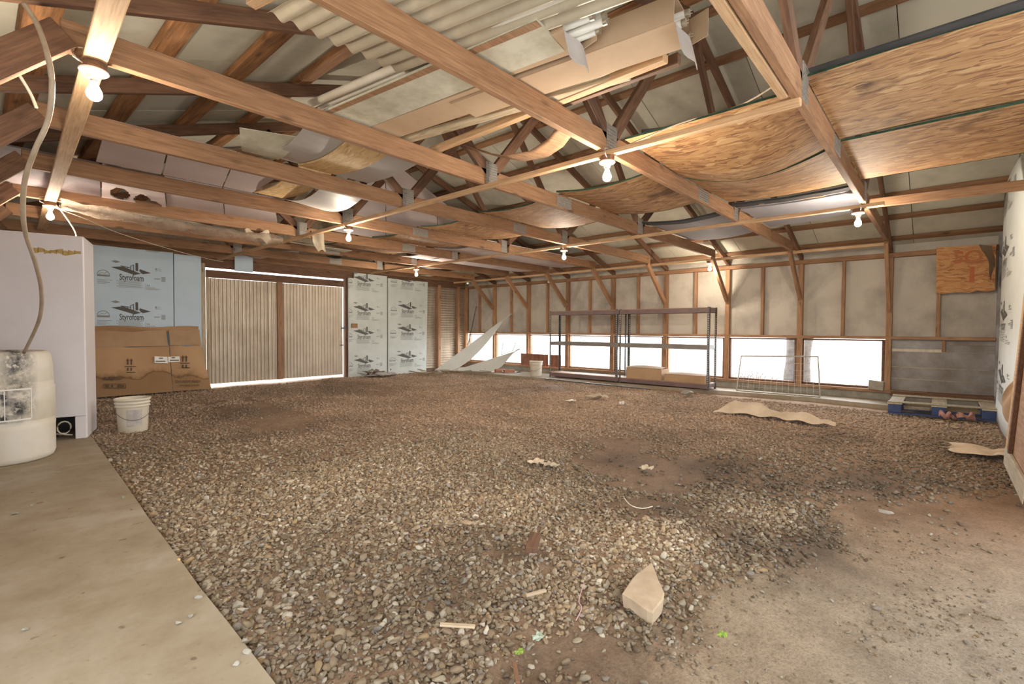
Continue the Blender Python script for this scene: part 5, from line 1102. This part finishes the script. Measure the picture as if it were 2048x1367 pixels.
p0 = onX(1043, 706, 9.38); p1_ = onX(1123, 708, 9.38)
mb = MB(); Lw = abs(p0.y-p1_.y)
for (s0, s1) in ((0, .70), (.74, 1.0)):
    corr(mb, Vector((9.36, p0.y-Lw*s0, .20)), (0, -1, 0), (-.02, 0, 1), Lw*(s1-s0), p0.z-.20, .13, .014, (1, 0, 0), th=.01)
mb.build('ribbed_sheet', M['rust_sheet'], ts)
for lab, px, py in (('left clay pipe length on the floor below the corner windows', 990, 742), ('right clay pipe length on the floor below the corner windows', 1008, 743)):
    c = onZ(px, py, .06); mb = MB(); d2 = Vector((.25, -.97, 0)); d2 = Vector((.85, -.5, 0)).normalized()
    for r_ in (.055,): mb.tube([c, c+d2*.26], r_, 18)
    mb.v = mb.v; mb2 = MB(); n = 20; ring = []
    e = empty('clay_pipe', c, lab, 'pipe')
    prof_ = [(.042, 0), (.055, 0), (.055, .26), (.042, .26), (.042, 0)]; z_ax = d2; xa = Vector((0, 0, 1)); ya = z_ax.cross(xa)
    vs_ = [c+xa*(r_*cos(2*pi*j/n))+ya*(r_*sin(2*pi*j/n))+z_ax*h_ for r_, h_ in prof_ for j in range(n)]
    mb2.add(vs_, [(i*n+j, i*n+(j+1) % n, (i+1)*n+(j+1) % n, (i+1)*n+j) for i in range(4) for j in range(n)]); mb2.build('pipe_wall', M['clay'], e, smooth=False)
def heap(name, label, x0, x1, y0, y1, n, mat, seed, L=(.1, .4), z0=.02, hh=.12, w=(.02, .1)):
    q = random.Random(seed); mb = MB()
    for k in range(n):
        c = Vector((q.uniform(x0, x1), q.uniform(y0, y1), z0+q.uniform(0, hh))); a = q.uniform(0, pi); l_ = q.uniform(*L)
        mb.bar(c, c+Vector((cos(a)*l_, sin(a)*l_, q.uniform(-.03, .05))), q.uniform(*w), .006, (q.uniform(-.4, .4), q.uniform(-.4, .4), 1))
    return tag(mb.build(name, mat), label, 'debris', kind='stuff')
heap('scrap_heap', 'low heap of broken boards at the foot of the printed board by the doors', 5.8, 6.55, 9.45, 9.75, 26, M['rubble'], 3, L=(.08, .3))
heap('scrap_heap', 'splinters and scraps along the foot of the far corner', 7.2, 8.2, 9.0, 9.6, 22, M['lumber_grey'], 4, hh=.05)
heap('scrap_heap', 'broken laths on the footing under the corner windows', 8.5, 9.2, 7.2, 9.0, 26, M['pale_wood'], 5, hh=.05)
mb = MB(); mb.surf(lambda u, v: (5.95+.75*v+.1*u, 9.55+.3*u, .04+.06*sin(pi*u)+.05*sin(v*4+1)*sin(pi*u)), 8, 16, .004)
tag(mb.build('dirty_sheet', M['kraft_grey'], None, smooth=True), 'dirty crumpled sheet on the debris by the sliding doors', 'sheet')
strip('floor_strip', 'long grey metal strip on the footing before the shelving', (1090, 757), (1300, 778), .03, .02, M['steel'], 'metal strip', .045)
tag(beam('concrete_block', onX(1738, 768, 9.43), onX(1768, 772, 9.38), .05, .14, M['block'], None), 'tilted pale block on the sill at the right-hand window', 'block')
# tree trunk and dry weeds outside the windows
e = empty('tree_trunk', (10.4, 2.0, -.06), 'brown tree trunk just outside the right-hand windows', 'tree')
a = onX(1598, 700, 10.5); mb = MB(); zs = np.linspace(-.06, 5, 20)
mb.tube([(a.x+.03*sin(z*1.3), a.y+.03*cos(z*1.7), z) for z in zs], [.215+.015*sin(i*1.9) for i in range(20)], 24); mb.build('trunk', M['bark'], e, smooth=True)
mb = MB(); q = random.Random(5)
for k in range(2600):
    c = Vector((q.uniform(9.9, 11.2), q.uniform(.9, 6.6), -.06)); h_ = q.uniform(.05, .15)+.22*max(0, sin(c.y*2.3+1.0))**3*q.random()*(1 if c.y < 5 else .7); l_ = Vector((q.uniform(-.1, .1), q.uniform(-.1, .1), h_))
    s_ = Vector((q.uniform(-.5, .5), 1, 0))*.008; mb.add([c-s_, c+s_, c+l_], [(0, 1, 2)])
    if k % 3 == 0: b_ = c+l_; mb.add([b_, b_+Vector((0, .018, .01)), b_+Vector((.01, .0, .03))], [(0, 1, 2)])
tag(mb.build('dry_weeds', M['straw']), 'dry brown weeds growing outside under the windows', 'weeds', kind='stuff')
